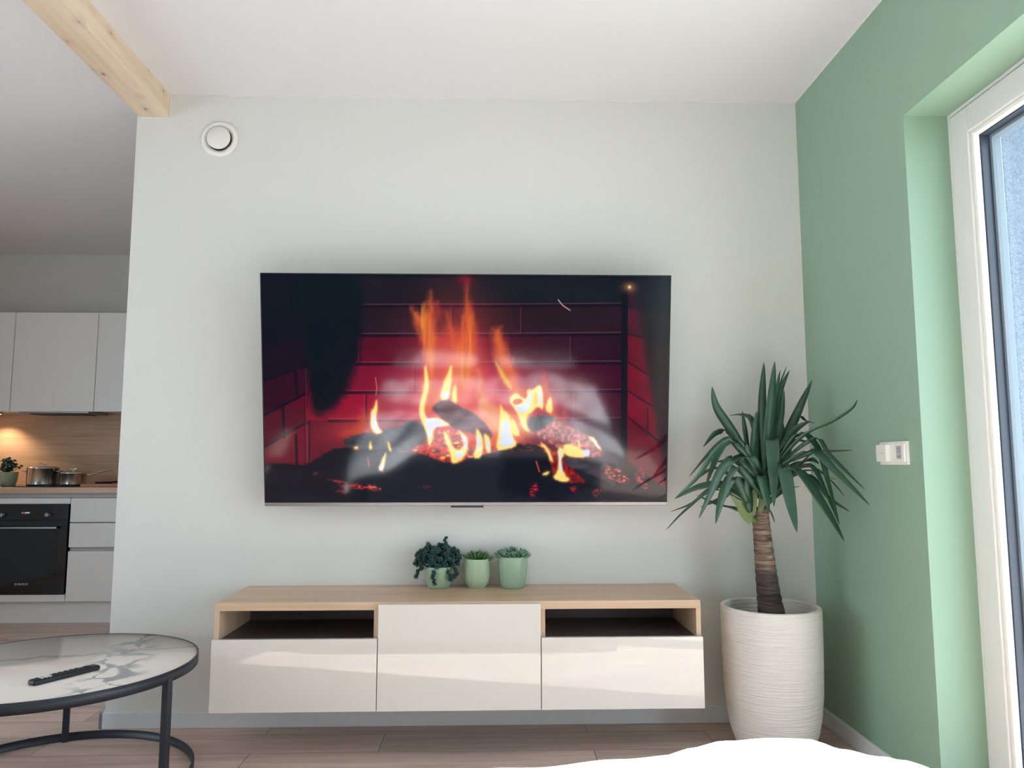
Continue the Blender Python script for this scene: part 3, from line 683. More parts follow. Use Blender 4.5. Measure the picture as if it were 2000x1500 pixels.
# rounded low pot with trailing dark plant
g1 = thing('potted_plant', 'dark bushy trailing plant in a round sage pot on the cabinet', 'potted plant', (-.2125, -.078, CT), 'green pots on the media cabinet')
MB().lathe(pot_prof(.044, .0565, .088), 48).build('pot', M['sage'], g1)
MB().lathe([(.0, .078), (.051, .078), (.051, .07), (0, .07)], 32).build('soil', M['soil'], g1)
fb = MB()
for k in range(230):
    a = rnd.uniform(0, 2*PI); e = math.acos(rnd.uniform(-.42, 1)); R_ = rnd.uniform(.055, .090)
    c = Vector((math.sin(e)*math.cos(a)*R_*1.08, math.sin(e)*math.sin(a)*R_*.72, .115+math.cos(e)*R_*.66))
    if c.y > .060: c.y = .060
    if c.z < .09 and math.hypot(c.x, c.y) < .064: c = Vector((c.x*.067/max(.01, math.hypot(c.x, c.y)), c.y*.067/max(.01, math.hypot(c.x, c.y)), c.z))
    if c.y > .062: c.y = .062
    fb.tube([(c.x*.2, c.y*.2, .08), (c.x*.7, c.y*.7, .08+(c.z-.08)*.85), tuple(c)], .0009, 5)
    rosette(fb, c, c-Vector((0, 0, .085)), rnd.uniform(.012, .017), 9, .0085)
for pts in ([(-.05, -.02, .095), (-.082, -.01, .075), (-.090, -.01, .048)], [(-.01, -.052, .092), (-.02, -.066, .06), (-.014, -.066, .028)], [(.035, -.045, .09), (.05, -.05, .06), (.052, -.05, .042)],
            [(.055, -.03, .1), (.075, -.035, .07), (.072, -.035, .05)], [(.02, 0, .12), (.03, -.01, .17), (.026, -.01, .2)], [(-.03, 0, .12), (-.04, -.01, .16), (-.042, -.01, .178)], [(-.06, 0, .11), (-.085, 0, .12), (-.096, 0, .10)], [(-.05, 0, .12), (-.075, 0, .145), (-.084, 0, .14)]):
    fb.tube(pts, .0011, 5)
    for j in range(7):
        t = .25+.75*j/6; q = Vector(pts[1]).lerp(Vector(pts[2]), max(0, (t-.5)*2)) if t > .5 else Vector(pts[0]).lerp(Vector(pts[1]), t*2)
        rosette(fb, q+Vector((rnd.uniform(-.004, .004), rnd.uniform(-.003, .003), 0)), (Vector(pts[2])-Vector(pts[1]))+Vector((rnd.uniform(-.03, .03), -.02, 0)), rnd.uniform(.011, .015), 8, .009)
fb.build('foliage', M['sedum'], g1)
# ribbed pot with spiky fresh green succulent
g2 = thing('potted_plant', 'spiky bright green succulent in a ribbed pale sage pot, middle of three', 'potted plant', (-.0555, -.078, CT), 'green pots on the media cabinet')
MB().lathe([(0, 0), (.034, 0), (.036, .004), (.0365, .006), (.0425, .013), (.0485, .028), (.052, .05), (.0525, .112), (.0515, .118), (.049, .118), (.0475, .116), (.0465, .07), (0, .07)], 272,
           rib=lambda a, z: .03*abs(math.sin(a*17)) if .010 < z < .110 else 0).build('pot', M['sage2'], g2)
MB().lathe([(0, .104), (.0468, .104), (.0468, .095), (0, .095)], 32).build('soil', M['soil'], g2)
fb = MB()
for k in range(80):
    a = rnd.uniform(0, 2*PI); e = rnd.uniform(.05, 1.25); r0 = rnd.uniform(0, .03)
    d = Vector((math.sin(e)*math.cos(a), math.sin(e)*math.sin(a)*.85, math.cos(e)*1.))
    leaflet(fb, (r0*math.cos(a), r0*math.sin(a), .104), d, rnd.uniform(.036, .056) if e < .9 else rnd.uniform(.045, .062), .0085, .55)
for d, l in (((1, -.25, .38), .068), ((1, -.3, .18), .066), ((-1, -.2, .5), .062), ((.9, -.5, .1), .06)): leaflet(fb, (.012*d[0], 0, .108), d, l, .009, .5)
fb.build('foliage', M['spiky'], g2)
# tall smooth pot with grey-green rosette
g3 = thing('potted_plant', 'grey-green rosette succulent in a tall smooth sage pot on the cabinet', 'potted plant', (.093, -.082, CT), 'green pots on the media cabinet')
MB().lathe([(0, 0), (.045, 0), (.048, .004), (.0525, .02), (.058, .05), (.061, .085), (.0615, .11), (.060, .126), (.058, .1275), (.0555, .126), (.056, .1), (.054, .07), (0, .07)], 64).build('pot', M['sage3'], g3)
MB().lathe([(0, .118), (.0552, .118), (.0552, .108), (0, .108)], 32).build('soil', M['soil'], g3)
fb = MB()
for cx, cy, rr in ((-.034, -.022, .040), (.030, -.024, .042), (0, .018, .046), (.042, .012, .036), (-.044, .010, .036), (.0, -.034, .032)):
    ax = Vector((cx*10, cy*8, 1)).normalized(); a0 = ax.orthogonal().normalized(); b0 = ax.cross(a0)
    for k in range(17):
        a = 2.39996*k; e = k/17
        d = (a0*math.cos(a)+b0*math.sin(a))*(1.1-e*.9)+ax*(.45+e*.9)
        leaflet(fb, Vector((cx, cy, .121)), d, rr*(1.3-.35*e), rr*.36, .35, ax)
fb.build('foliage', M['eche'], g3)

# ================================================================ tall planter with yucca
PX, PY, PH = 1.083, -.312, .532
yu = thing('potted_yucca', 'tall yucca in a rough white cylindrical planter in the corner', 'potted plant', (PX, PY, 0))
MB().lathe([(0, 0), (.118, 0), (.128, .006), (.146, .03), (.162, .08), (.173, .14), (.181, .22), (.185, .34), (.187, .48), (.187, PH-.004), (.1845, PH), (.174, PH), (.171, PH-.006), (.168, .42), (.165, .40), (0, .40)], 96).build('planter', M['planter'], yu)
MB().lathe([(0, .45), (.05, .455), (.12, .447), (.166, .45), (.166, .43), (0, .43)], 48).build('soil', M['soil'], yu)
def yl(p): return Vector(p)-Vector((PX, PY, 0))
def at7(x, y, dy=0.): return onY(1280+x/2.83, 690+y/2.83, PY+dy)     # foliage measured in the photograph, each leaf at its own distance
tr = MB(); n = 26; pts = []; rad = []
for i in range(n+1):
    t = i/n; p = at7(640+(577-640)*t**.8 if t < 1 else 577, 1420+(850-1420)*t)
    p = Vector((p.x, PY+.0, p.z)); pts.append(yl(p)); rad.append((.050-.019*t**.7)*(1+.035*math.sin(i*2.6))+(.004 if i >= n-1 else 0))
pts.insert(0, Vector((pts[0].x+.005, 0, .44))); rad.insert(0, .053)
tr.tube(pts, rad, 20)
tr.build('trunk', M['bark'], yu)
yst = MB(); yst.tube([yl(at7(600, 870)), yl(at7(606, 760)), yl(at7(612, 640))], [.022, .02, .010], 12)
yst.tube([yl(at7(560, 930, -.03)), yl(at7(515, 910, -.035)), yl(at7(498, 840, -.03)), yl(at7(500, 770, -.02))], [.010, .013, .011, .007], 12)
for a in ([(528, 935), (470, 850), (410, 775)], [(530, 925), (500, 840), (470, 770)], [(525, 940), (480, 880), (440, 800)], [(540, 900), (545, 800), (560, 720)], [(575, 880), (600, 800), (640, 740)]):
    yst.strip([yl(at7(*q, -.045)) for q in a], .024, (1, -.3, .2))
yst.build('crown_stem', M['leaf_young'], yu)
LV = [  # (points in the crop, width, start/tip distance offset)
 ([(610, 690), (640, 330), (660, 45)], 62, -.03, -.04), ([(600, 680), (588, 300), (600, 50)], 46, 0, .02), ([(640, 600), (672, 250), (690, 95)], 30, .04, .07),
 ([(650, 560), (690, 230), (740, 95)], 26, .05, .10), ([(650, 520), (680, 220), (725, 75)], 14, .05, .09), ([(680, 480), (702, 330), (712, 205)], 30, .02, .03),
 ([(660, 600), (765, 370), (865, 150)], 50, 0, .04), ([(720, 470), (790, 350), (830, 370), (880, 385)], 18, .06, .12), ([(670, 600), (760, 440), (855, 375)], 46, .0, -.05),
 ([(560, 680), (430, 440), (340, 300), (313, 185)], 50, -.02, -.02), ([(520, 600), (495, 420), (480, 320)], 24, .04, .08), ([(560, 500), (535, 365), (480, 335), (410, 343)], 36, .04, .10),
 ([(560, 620), (430, 440), (340, 432), (265, 517)], 46, .03, .04), ([(560, 640), (450, 480), (350, 500), (185, 683)], 28, -.05, -.14), ([(570, 650), (440, 490), (330, 540), (225, 690), (110, 800)], 36, -.06, -.20),
 ([(560, 660), (420, 480), (345, 560), (275, 745)], 46, -.05, -.10), ([(570, 700), (440, 590), (360, 650), (300, 780), (240, 915)], 48, -.07, -.18), ([(520, 800), (400, 730), (250, 735), (105, 805)], 40, 0, .06),
 ([(510, 830), (430, 690), (370, 790), (333, 945)], 55, -.06, -.12), ([(520, 790), (360, 640), (230, 690), (130, 800)], 20, .05, .12), ([(510, 810), (330, 740), (200, 830), (85, 875)], 14, .03, .10),
 ([(510, 830), (330, 750), (170, 860), (60, 975)], 18, -.03, -.12), ([(510, 890), (430, 850), (340, 830), (230, 785)], 25, .02, .08), ([(540, 640), (440, 590), (340, 600)], 30, .03, .10),
 ([(680, 600), (820, 455), (970, 385), (1085, 310), (1115, 258)], 28, -.08, -.24), ([(650, 650), (790, 455), (890, 530), (950, 720), (1018, 950)], 48, -.06, -.20), ([(680, 640), (860, 545), (980, 640), (1185, 840)], 48, -.10, -.32),
 ([(700, 600), (880, 470), (960, 560), (1060, 660), (1160, 755)], 24, -.08, -.28), ([(690, 620), (860, 550), (960, 542), (1090, 535)], 20, -.06, -.22), ([(660, 700), (780, 655), (920, 840), (1045, 1040)], 72, -.10, -.26),
 ([(650, 700), (710, 640), (750, 830), (783, 990)], 66, -.09, -.20), ([(630, 640), (645, 480), (655, 650), (655, 850)], 70, -.05, -.13), ([(610, 780), (585, 680), (600, 760), (627, 875)], 70, -.06, -.13),
 ([(700, 680), (850, 620), (940, 770), (1015, 945)], 30, -.04, -.16), ([(680, 680), (850, 630), (960, 700), (1045, 790)], 25, .0, -.08), ([(690, 690), (850, 680), (960, 800), (1075, 875)], 25, -.04, -.18),
 ([(680, 690), (850, 650), (1000, 700)], 20, .02, -.05), ([(630, 820), (720, 750), (800, 735)], 22, .05, .10), ([(630, 830), (700, 740), (780, 640), (905, 510)], 22, .02, -.02),
 ([(525, 880), (512, 760), (515, 650)], 52, -.05, -.09), ([(600, 800), (560, 560), (560, 320)], 84, -.02, -.02), ([(640, 740), (680, 500), (690, 345)], 80, .0, .03), ([(610, 740), (690, 560), (780, 490), (850, 500)], 62, -.04, -.10),
 ([(600, 760), (540, 590), (460, 575), (400, 610)], 46, -.04, -.10), ([(630, 860), (648, 900), (660, 938)], 8, -.04, -.05), ([(600, 800), (470, 640), (420, 660), (385, 760)], 40, -.08, -.16), ([(620, 780), (740, 640), (850, 585), (905, 610)], 36, .05, .10),
 ([(600, 780), (500, 560), (450, 470), (400, 455)], 44, .05, .1), ([(640, 780), (700, 600), (760, 450), (800, 400)], 40, .06, .12), ([(610, 780), (640, 520), (600, 420), (585, 300)], 60, .05, .08), ([(610, 800), (700, 650), (730, 560), (760, 480)], 60, -.05, -.08),
 ([(600, 820), (480, 700), (400, 700), (330, 760)], 34, .05, .1), ([(560, 860), (430, 760), (370, 800), (250, 850)], 30, .04, .1), ([(620, 840), (720, 700), (800, 660), (880, 700)], 34, .05, .1), ([(600, 800), (560, 640), (520, 560), (505, 500)], 70, -.05, -.08),
]
lf = MB()
for i, (pp, wd, d0, d1) in enumerate(LV):
    P = []
    for k, q in enumerate(pp):
        t = k/(len(pp)-1); p = at7(*q, d0+(d1-d0)*t)
        dd = d0+(d1-d0)*t
        while p.x > XG-.02 and dd > -.8: dd -= .02; p = at7(*q, dd)
        P.append(yl(p))
    lf.strip(P, wd/2.83/FPX*3.05*.98, (1, rnd.uniform(-.6, .6), rnd.uniform(-.35, .35)), fold=rnd.uniform(.2, .5), n=18)
lf.build('foliage', M['leaf'], yu, solid=.0012)

# ================================================================ air valve and switches on the walls
va = thing('air_valve', 'round white ventilation valve high on the grey wall beside the beam', 'vent', (-1.2125, -.0005, 2.522))
ring = MB().lathe([(.052, 0), (.082, 0), (.0825, .002), (.081, .005), (.074, .011), (.066, .012), (.060, .008), (.055, .002), (.052, .0)], 64)
bmesh.ops.rotate(ring.bm, verts=ring.bm.verts[:], matrix=Matrix.Rotation(PI/2, 3, 'X')); ring.build('ring', M['white_plastic'], va)
hole = MB().lathe([(0, 0), (.0545, 0), (.0545, .001), (0, .001)], 48); bmesh.ops.rotate(hole.bm, verts=hole.bm.verts[:], matrix=Matrix.Rotation(PI/2, 3, 'X')); hole.build('opening', M['black'], va)
dc = MB().lathe([(0, .004), (.03, .004), (.046, .012), (.0515, .013), (.052, .017), (.0505, .0195), (0, .0205)], 64)
bmesh.ops.rotate(dc.bm, verts=dc.bm.verts[:], matrix=Matrix.Rotation(PI/2, 3, 'X')); dc.build('disc', M['white_plastic'], va)
sw = thing('wall_switch', 'white double wall plate with rocker switch and thermostat on the green wall', 'switch', (XG, -.703, 1.111))
sub('frame', MB().box(XG-.009, XG, -.794, -.613, 1.072, 1.152, .003), M['white_plastic'], sw)
sub('rocker', MB().box(XG-.024, XG-.008, -.685, -.614, 1.083, 1.143, .004), M['white_plastic'], sw)
sub('rocker_mark', MB().box(XG-.0248, XG-.0238, -.665, -.650, 1.112, 1.1135), M['mark'], sw)
sub('thermostat', MB().box(XG-.013, XG-.008, -.780, -.722, 1.082, 1.144, .002), M['white_plastic'], sw)
sub('display', MB().box(XG-.0138, XG-.0128, -.764, -.732, 1.092, 1.136, .0003), M['lcd'], sw)
sub('display_symbols', MB().box(XG-.0142, XG-.0136, -.744, -.738, 1.125, 1.129).box(XG-.0142, XG-.0136, -.758, -.753, 1.125, 1.129).box(XG-.0142, XG-.0136, -.752, -.746, 1.114, 1.120).box(XG-.0142, XG-.0136, -.757, -.752, 1.097, 1.104).box(XG-.0142, XG-.0136, -.746, -.741, 1.097, 1.104), M['mark'], sw)

# ================================================================ coffee table and remote
TX, TY, TR, TZ = -1.495, -.575, .465, .402
tb = thing('coffee_table', 'round coffee table with veined white marble top and thin black frame', 'table', (TX, TY, 0))
MB().lathe([(0, TZ-.012), (TR-.006, TZ-.012), (TR-.006, TZ-.001), (0, TZ-.001)], 128).build('marble_top', M['marble'], tb)
MB().lathe([(TR-.006, TZ-.034), (TR, TZ-.034), (TR, TZ), (TR-.005, TZ), (TR-.005, TZ-.013), (TR-.02, TZ-.013), (TR-.02, TZ-.018), (TR-.006, TZ-.018), (TR-.006, TZ-.034)], 128).build('rim', M['dark_metal'], tb)
MB().lathe([(TR-.008, 0), (TR+.0, 0), (TR+.0, .030), (TR-.008, .030), (TR-.008, 0)], 128).build('base_ring', M['dark_metal'], tb)
for a in (-14.5, 111, 232):
    a = math.radians(a); r_ = TR-.010
    lg = MB().box(-.0115, .0115, -.0115, .0115, 0, TZ-.020, .001); bmesh.ops.transform(lg.bm, matrix=Matrix.Translation((r_*math.cos(a), r_*math.sin(a), 0)) @ Matrix.Rotation(a, 4, 'Z'), verts=lg.bm.verts[:])
    lg.build('leg', M['dark_metal'], tb)
rc = thing('remote_control', 'slim black remote control lying on the marble table', 'remote', (-1.352, -.752, TZ)); rc.rotation_euler = (0, 0, math.atan2(.205, .118))
body = MB().box(-.108, .108, -.0185, .0185, 0, .0165, .007, 4); body.build('body', M['black'], rc)
MB().box(-.086, -.062, -.012, .012, .0163, .018, .0006).build('button_pad', M['dark_metal'], rc)
for i, x in enumerate((-.078, -.066, -.054)):
    k_ = MB().box(x-.004, x+.004, -.013, .013, .0163, .0185, .0006).build('button', M['white_plastic'], rc); k_['label'] = 'white button'
for i, x in enumerate((-.03, -.012, .006, .024, .042)):
    for y in (-.009, .009): MB().box(x-.005, x+.005, y-.005, y+.005, .0163, .018, .001).build('button', M['dark_metal'], rc)
dp = MB().lathe([(.006, .0163), (.012, .0163), (.012, .018), (.006, .018)], 24); bmesh.ops.translate(dp.bm, verts=dp.bm.verts[:], vec=(.072, 0, 0)); dp.build('navigation_ring', M['dark_metal'], rc)

# ================================================================ bed in the foreground
bd = thing('bed', 'bed with a pale upholstered base and white mattress in the foreground', 'bed', (-.05, -2.95, 0))
sub('bed_base', MB().box(-.86, .76, -3.98, -2.0, .06, .40, .02), M['bedbase'], bd)
sub('mattress', MB().box(-.85, .75, -3.96, -2.02, .402, .47, .03, 4), M['cotton'], bd)
sub('headboard', MB().box(-.90, .80, -4.08, -3.985, .0, .95, .03), M['bedbase'], bd)
for x, y in ((-.8, -2.08), (.7, -2.08), (-.8, -3.9), (.7, -3.9)): sub('leg', MB().box(x-.03, x+.03, y-.03, y+.03, 0, .06), M['black'], bd)
NX, NY = 120, 150
kx = [(-.98, .525), (-.6, .538), (-.335, .5475), (.048, .5475), (.20, .556), (.29, .562), (.337, .5705), (.40, .583), (.475, .589), (.55, .586), (.621, .571), (.69, .557), (.73, .549), (.785, .536), (.9, .50)]
def edge_z(x):
    for (a, za), (b_, zb) in zip(kx[:-1], kx[1:]):
        if x <= b_: t = max(0, (x-a)/(b_-a)); t = t*t*(3-2*t); return za+(zb-za)*t
    return kx[-1][1]
kf = [(-1.1, -1.74), (-.72, -1.80), (-.45, -2.0), (-.1, -2.07), (.15, -2.04), (.36, -1.93), (.5, -1.885), (.75, -1.865), (1.1, -1.85)]
def foot_y(x):
    for (a, za), (b_, zb) in zip(kf[:-1], kf[1:]):
        if x <= b_: t = max(0, (x-a)/(b_-a)); t = t*t*(3-2*t); return za+(zb-za)*t
    return kf[-1][1]
du = MB(); grid = []
for j in range(NY+1):
    row = []
    for i in range(NX+1):
        u = i/NX; v = j/NY
        ax = -1.10+u*2.12                        # along the width, ends hang down
        x = max(-.92, min(.86, ax)); fy = foot_y(x)
        q_ = .085-v*1.9; oy = max(0, q_); y = fy+(min(0, q_)*(3.62+fy)/1.815); ay = y+oy
        ox = abs(ax-x); dy_ = fy-y
        z = edge_z(min(x, .8))+.002+.011*max(0, min(1, (x+.35)/.4))+.3825*(-1.9-fy)*max(0, 1-dy_/.9)+.012*math.sin(x*9+y*4)*min(1, dy_*3)
        z += .010*math.sin(x*17-y*7)*max(0, min(1, (dy_-.1)*4))+.02*max(0, min(1, (dy_-.2)*2))*(.5+.5*math.sin(x*3.1+1+y*2.3))
        z += .006*math.sin(x*34+y*9+2*math.sin(y*5))*max(0, min(1, dy_*6))
        if ox > 0: z -= ox*1.05
        if oy > 0: z -= oy*.95
        sh = .045                                 # soft shoulder
        for d_ in (x+.92, .86-x):
            if d_ < sh*2.2 and ox == 0: z -= sh*(1-d_/(sh*2.2))**2*.7
        if dy_ < .06 and oy == 0: z -= .03*(1-dy_/.06)**2
        if ox > 0: z -= sh*.7; x += math.copysign(.012*math.sin(ay*14)+.02*min(1, ox*6), ax)
        if oy > 0: z -= .03; y += .012*math.sin(ax*13)+.02*min(1, oy*6)
        row.append(du.bm.verts.new((x, y, max(z, .26))))
    grid.append(row)
for j in range(NY):
    for i in range(NX):
        f = du.bm.faces.new((grid[j][i], grid[j][i+1], grid[j+1][i+1], grid[j+1][i])); f.smooth = True
dv = du.build('duvet', M['cotton'], solid=.012)
tag(dv, 'puffy white duvet spread over the bed, brightly sunlit', 'duvet')
for x, lb in ((-.48, 'white pillow at the head of the bed on the side away from the window'), (.38, 'white pillow at the head of the bed on the window side')):
    pm = MB().box(-.36, .36, -.22, .22, -.07, .07, .06, 3)
    for v_ in pm.bm.verts:
        q = 1-max(abs(v_.co.x)/.36, abs(v_.co.y)/.22)**4*.6; v_.co.z *= q
    pl = pm.build('pillow', M['cotton'], sub=1, smooth=True, loc=(x, -3.74, .715)); tag(pl, lb, 'pillow', 'pillows on the bed')

# ================================================================ kitchen behind the wall's end
KB, KF, UF = 2.65, 2.09, 2.30                       # rear wall, lower fronts, upper fronts
group_u = 'white wall cabinets in the kitchen'
def wall_cabinet(x0, x1, label):
    t = thing('wall_cabinet', label, 'cabinet', ((x0+x1)/2, KB, 1.462), group_u)
    sub('body', MB().box(x0+.001, x1-.001, UF+.020, KB-.001, 1.475, 2.19), M['kitchen'], t)
    sub('door', MB().box(x0+.0025, x1-.0025, UF, UF+.018, 1.462, 2.192, .0012), M['kitchen'], t)
wall_cabinet(-2.888, -2.288, 'white handleless wall cabinet half hidden by the end of the grey wall')
wall_cabinet(-3.488, -2.888, 'wide white handleless wall cabinet directly above the steel cooking pots')
wall_cabinet(-4.088, -3.488, 'white handleless wall cabinet above the kitchen herb pot, at the photo edge')
hd = thing('cooker_hood', 'slim grey cooker hood fitted under the wall cabinet above the hob', 'hood', (-3.188, 2.47, 1.45))
sub('housing', MB().box(-3.44, -2.94, UF+.03, KB-.03, 1.452, 1.474, .002), M['silver'], hd)
sub('filter', MB().box(-3.38, -3.0, UF+.07, KB-.08, 1.447, 1.453, .001), M['dark_metal'], hd)
ul = thing('undercabinet_lamp', 'small round warm lamp under the wall cabinet at the photo edge', 'lamp', (-3.70, 2.50, 1.462))
MB().lathe([(0, -.006), (.030, -.006), (.034, -.002), (.034, .011), (0, .011)], 32).build('housing', M['silver'], ul)
MB().lathe([(0, -.0075), (.024, -.0075), (.024, -.0058), (0, -.0058)], 32).build('diffuser', M['lamp'], ul)
ld = bpy.data.lights.new('lamp_light', 'SPOT'); ld.energy = 9; ld.color = (1, .72, .48); ld.spot_size = math.radians(125); ld.spot_blend = .6; ld.shadow_soft_size = .02
lo = bpy.data.objects.new('lamp_light', ld); COL.objects.link(lo); lo.parent = ul; lo.location = (0, 0, -.02)
sp_ = MB().box(-4.35, XL-.003, KB-.012, KB-.001, .925, 1.462)
tag(sp_.build('splashback', M['splash']), 'oak-grained splashback panel behind the kitchen worktop', 'splashback')
wt = MB().box(-4.35, XL-.003, KF-.025, KB-.013, .882, .922, .002)
tag(wt.build('worktop', M['worktop']), 'long oak-look kitchen worktop above the white base units', 'worktop')
pl_ = MB().box(-4.35, XL-.003, KF+.05, KF+.066, 0, .143)
tag(pl_.build('plinth', M['kitchen']), 'plain white plinth along the floor under the kitchen units', 'plinth')
OX0, OX1 = -3.4975, -2.9
# drawer unit beside the oven
dr = thing('base_cabinet', 'white handleless kitchen drawer unit to the right of the black oven', 'cabinet', (-2.6, 2.4, .145))
sub('body', MB().box(OX1+.002, -2.302, KF+.045, KB-.02, .145, .880), M['recess'], dr)
for z0, z1, in ((.150, .486), (.514, .677), (.684, .848)):
    sub('drawer_front', MB().box(OX1+.004, -2.3025, KF, KF+.018, z0, z1, .0012), M['kitchen'], dr)
sub('grip_profile', MB().box(OX1+.004, -2.3025, KF+.020, KF+.043, .470, .530), M['recess'], dr)
sub('grip_profile', MB().box(OX1+.004, -2.3025, KF+.004, KF+.043, .851, .881), M['recess'], dr)
dr2 = thing('base_cabinet', 'white kitchen base unit under the herb pot, left of the black oven', 'cabinet', (-3.8, 2.4, .145))
sub('body', MB().box(-4.098, OX0-.002, KF+.045, KB-.02, .145, .880), M['recess'], dr2)
sub('door', MB().box(-4.0975, OX0-.004, KF, KF+.018, .15, .848, .0012), M['kitchen'], dr2)
ov_c = thing('oven_housing', 'white base unit with narrow filler strips enclosing the black oven', 'cabinet', ((OX0+OX1)/2, 2.4, .145))
sub('body', MB().box(OX0+.001, OX1-.001, KF+.045, KB-.02, .145, .194).box(OX0+.001, OX1-.001, KF+.045, KB-.02, .815, .88).box(OX0+.001, OX0+.010, KF+.045, KB-.02, .194, .815).box(OX1-.010, OX1-.001, KF+.045, KB-.02, .194, .815), M['recess'], ov_c)
sub('filler_strip', MB().box(OX0, OX1-.001, KF, KF+.018, .809, .848, .001), M['kitchen'], ov_c)
sub('filler_strip', MB().box(OX0, OX1-.001, KF, KF+.018, .150, .196, .001), M['kitchen'], ov_c)
sub('grip_profile', MB().box(OX0+.001, OX1+.003, KF+.004, KF+.043, .851, .881), M['recess'], ov_c)
ov = thing('oven', 'built-in black glass oven with bar handle and two knobs', 'oven', ((OX0+OX1)/2, 2.3, .198))
sub('cavity_box', MB().box(OX0+.02, OX1-.02, KF+.012, KB-.06, .198, .80), M['black'], ov)
sub('control_panel', MB().box(OX0+.003, OX1-.005, KF-.008, KF+.010, .700, .806, .002), M['black_gloss'], ov)
odr = sub('door', MB().box(OX0+.003, OX1-.005, KF-.010, KF+.010, .199, .697, .002), M['black_gloss'], ov)
def ovs(name, mb, m, par):
    bmesh.ops.translate(mb.bm, verts=mb.bm.verts[:], vec=-Vector(ov.location)); return mb.build(name, m, par)
h = ovs('handle', MB().box(OX0+.06, -2.962, KF-.045, KF-.028, .642, .656, .003).box(OX0+.08, OX0+.10, KF-.03, KF-.008, .643, .655).box(-3.00, -2.98, KF-.03, KF-.008, .643, .655), M['silver'], odr)
h['label'] = 'silver bar handle'
ovs('window', MB().box(OX0+.07, -2.965, KF-.0112, KF-.0098, .33, .62, .0004), mat('oven_window', lin(16, 28, 34), .06), odr)
for x in (-3.347, -3.040):
    k_ = MB().lathe([(0, 0), (.021, 0), (.021, .006), (.017, .010), (.0155, .026), (.013, .028), (0, .028)], 40)
    bmesh.ops.transform(k_.bm, matrix=Matrix.Translation((x, KF-.008, .735)) @ Matrix.Rotation(PI/2, 4, 'X'), verts=k_.bm.verts[:])
    kk = ovs('knob', k_, M['silver'], ov); kk['label'] = 'silver rotary knob'
    ovs('knob_mark', MB().box(x-.002, x+.002, KF-.0372, KF-.0355, .735, .748), M['black'], ov)
ovs('display', MB().box(-3.225, -3.160, KF-.0088, KF-.0078, .738, .758), M['black'], ov)
ovs('display_digits', MB().box(-3.218, -3.215, KF-.0095, KF-.0088, .744, .754), M['white_led'], ov)
ovs('display_digits', MB().box(-3.209, -3.200, KF-.0095, KF-.0088, .744, .749).box(-3.204, -3.198, KF-.0095, KF-.0088, .749, .752), M['red_led'], ov)
ovs('display_digits', MB().box(-3.195, -3.188, KF-.0095, KF-.0088, .745, .754).box(-3.185, -3.178, KF-.0095, KF-.0088, .745, .754).box(-3.175, -3.168, KF-.0095, KF-.0088, .745, .754), M['white_led'], ov)
lt = text('BOSCH', .020, M['print'], odr, Vector((-3.180, KF-.0107, .268))-Vector(ov.location), (PI/2, 0, 0)); lt['label'] = 'pale maker lettering'
rg = MB().lathe([(.0065, 0), (.0085, 0), (.0085, .0006), (.0065, .0006)], 24); rg.box(-.005, .005, -.001, .001, 0, .0006)
bmesh.ops.transform(rg.bm, matrix=Matrix.Translation((-3.228, KF-.0101, .268)) @ Matrix.Rotation(PI/2, 4, 'X'), verts=rg.bm.verts[:]); ovs('round_emblem', rg, M['print'], odr)

# things on the worktop
WT = .922
hob = thing('hob', 'black glass hob set in the worktop beneath the steel pots', 'hob', (-3.17, 2.36, WT))
sub('glass_plate', MB().box(-3.40, -2.925, 2.13, 2.60, WT, WT+.007, .002), M['black_gloss'], hob)
sub('cooking_zone', MB().lathe([(.093, .0), (.096, .0), (.096, .0004), (.093, .0004)], 48, (-3.23, 2.33, WT+.007)), M['mark'], hob)
sub('cooking_zone', MB().lathe([(.073, .0), (.076, .0), (.076, .0004), (.073, .0004)], 48, (-3.012, 2.33, WT+.007)), M['mark'], hob)
HB = WT+.0075
def pan_body(r, h): return MB().lathe([(0, 0), (r*.95, 0), (r*.99, .004), (r, .012), (r, h-.003), (r+.004, h), (r-.002, h), (r-.003, .014), (0, .01)], 64)
def lid(t, r, h):
    l = MB().lathe([(r+.002, h), (r+.003, h+.003), (r*.9, h+.008), (r*.5, h+.014), (0, h+.016)], 64).build('lid', M['steel'], t)
    MB().lathe([(.007, h+.014), (.006, h+.024), (.010, h+.028)], 24).build('knob_post', M['steel'], l)
    MB().tube([(-.028, 0, h+.036), (-.018, 0, h+.030), (0, 0, h+.028), (.018, 0, h+.030), (.028, 0, h+.036)], .005, 12).build('lid_handle', M['chrome'], l)
sp1 = thing('stockpot', 'larger lidded steel cooking pot on the hob beside the herb pot', 'cooking pot', (-3.236, 2.33, HB), 'steel pots on the hob')
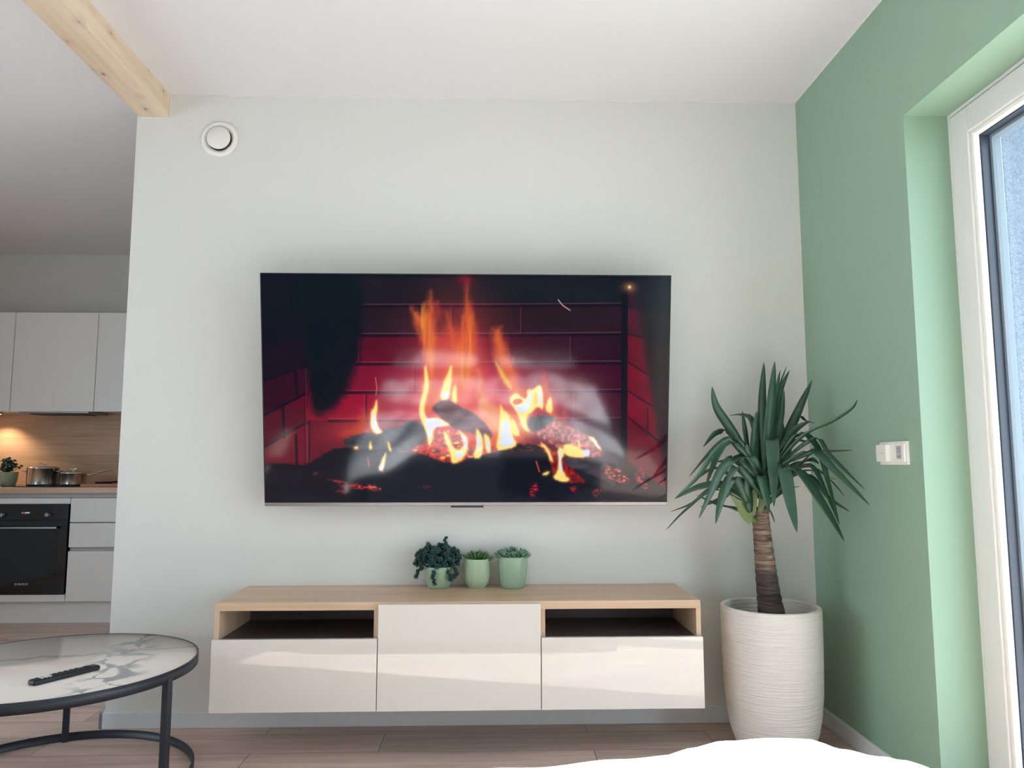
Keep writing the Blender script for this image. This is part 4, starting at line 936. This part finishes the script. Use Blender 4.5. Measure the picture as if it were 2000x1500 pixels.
pan_body(.104, .124).build('body', M['steel'], sp1); lid(sp1, .104, .124)
for s_ in (-1, 1): MB().tube([(s_*.103, -.03, .098), (s_*.128, -.026, .102), (s_*.134, 0, .103), (s_*.128, .026, .102), (s_*.103, .03, .098)], .0042, 10).build('handle', M['chrome'], sp1)
sp2 = thing('saucepan', 'smaller lidded steel saucepan with a long handle on the hob', 'cooking pot', (-3.016, 2.32, HB), 'steel pots on the hob')
pan_body(.088, .088).build('body', M['steel'], sp2); lid(sp2, .088, .088)
MB().tube([(.085, 0, .07), (.11, .01, .075), (.25, .05, .115), (.262, .053, .118)], [.005, .0055, .005, .003], 10).build('handle', M['chrome'], sp2)
hp = thing('potted_herb', 'small leafy plant in a plain sage pot on the kitchen worktop', 'potted plant', (-3.505, 2.36, WT))
MB().lathe([(0, 0), (.046, 0), (.052, .004), (.062, .05), (.067, .1), (.067, .104), (.062, .104), (.058, .06), (0, .06)], 48).build('pot', M['sage'], hp)
MB().lathe([(0, .094), (.060, .094), (.060, .086), (0, .086)], 32).build('soil', M['soil'], hp)
fb = MB()
for k in range(60):
    a = rnd.uniform(0, 2*PI); e = rnd.uniform(0, 1.1); L_ = rnd.uniform(.05, .11)
    d = Vector((math.sin(e)*math.cos(a), math.sin(e)*math.sin(a), math.cos(e)))
    fb.tube([(0, 0, .09), tuple(Vector((0, 0, .09))+d*L_)], .0014, 5)
    rosette(fb, Vector((0, 0, .09))+d*L_, d, .020, 7, .011)
fb.build('foliage', M['sedum'], hp)
tag(MB().box(-2.90, -2.50, 2.20, 2.46, WT, WT+.020, .004).build('cutting_board', M['board']), 'reddish beech cutting board lying on the worktop beside the hob', 'cutting board')
kn = thing('frying_pan', 'small flat black pan lying on the cutting board', 'pan', (-2.80, 2.33, WT+.0205))
MB().lathe([(0, 0), (.050, 0), (.062, .012), (.064, .012), (.052, -.0), (.0, .003)], 40).build('body', M['black'], kn)
MB().tube([(.058, 0, .009), (.10, 0, .013), (.155, 0, .016)], [.006, .007, .006], 10).build('handle', M['black'], kn)
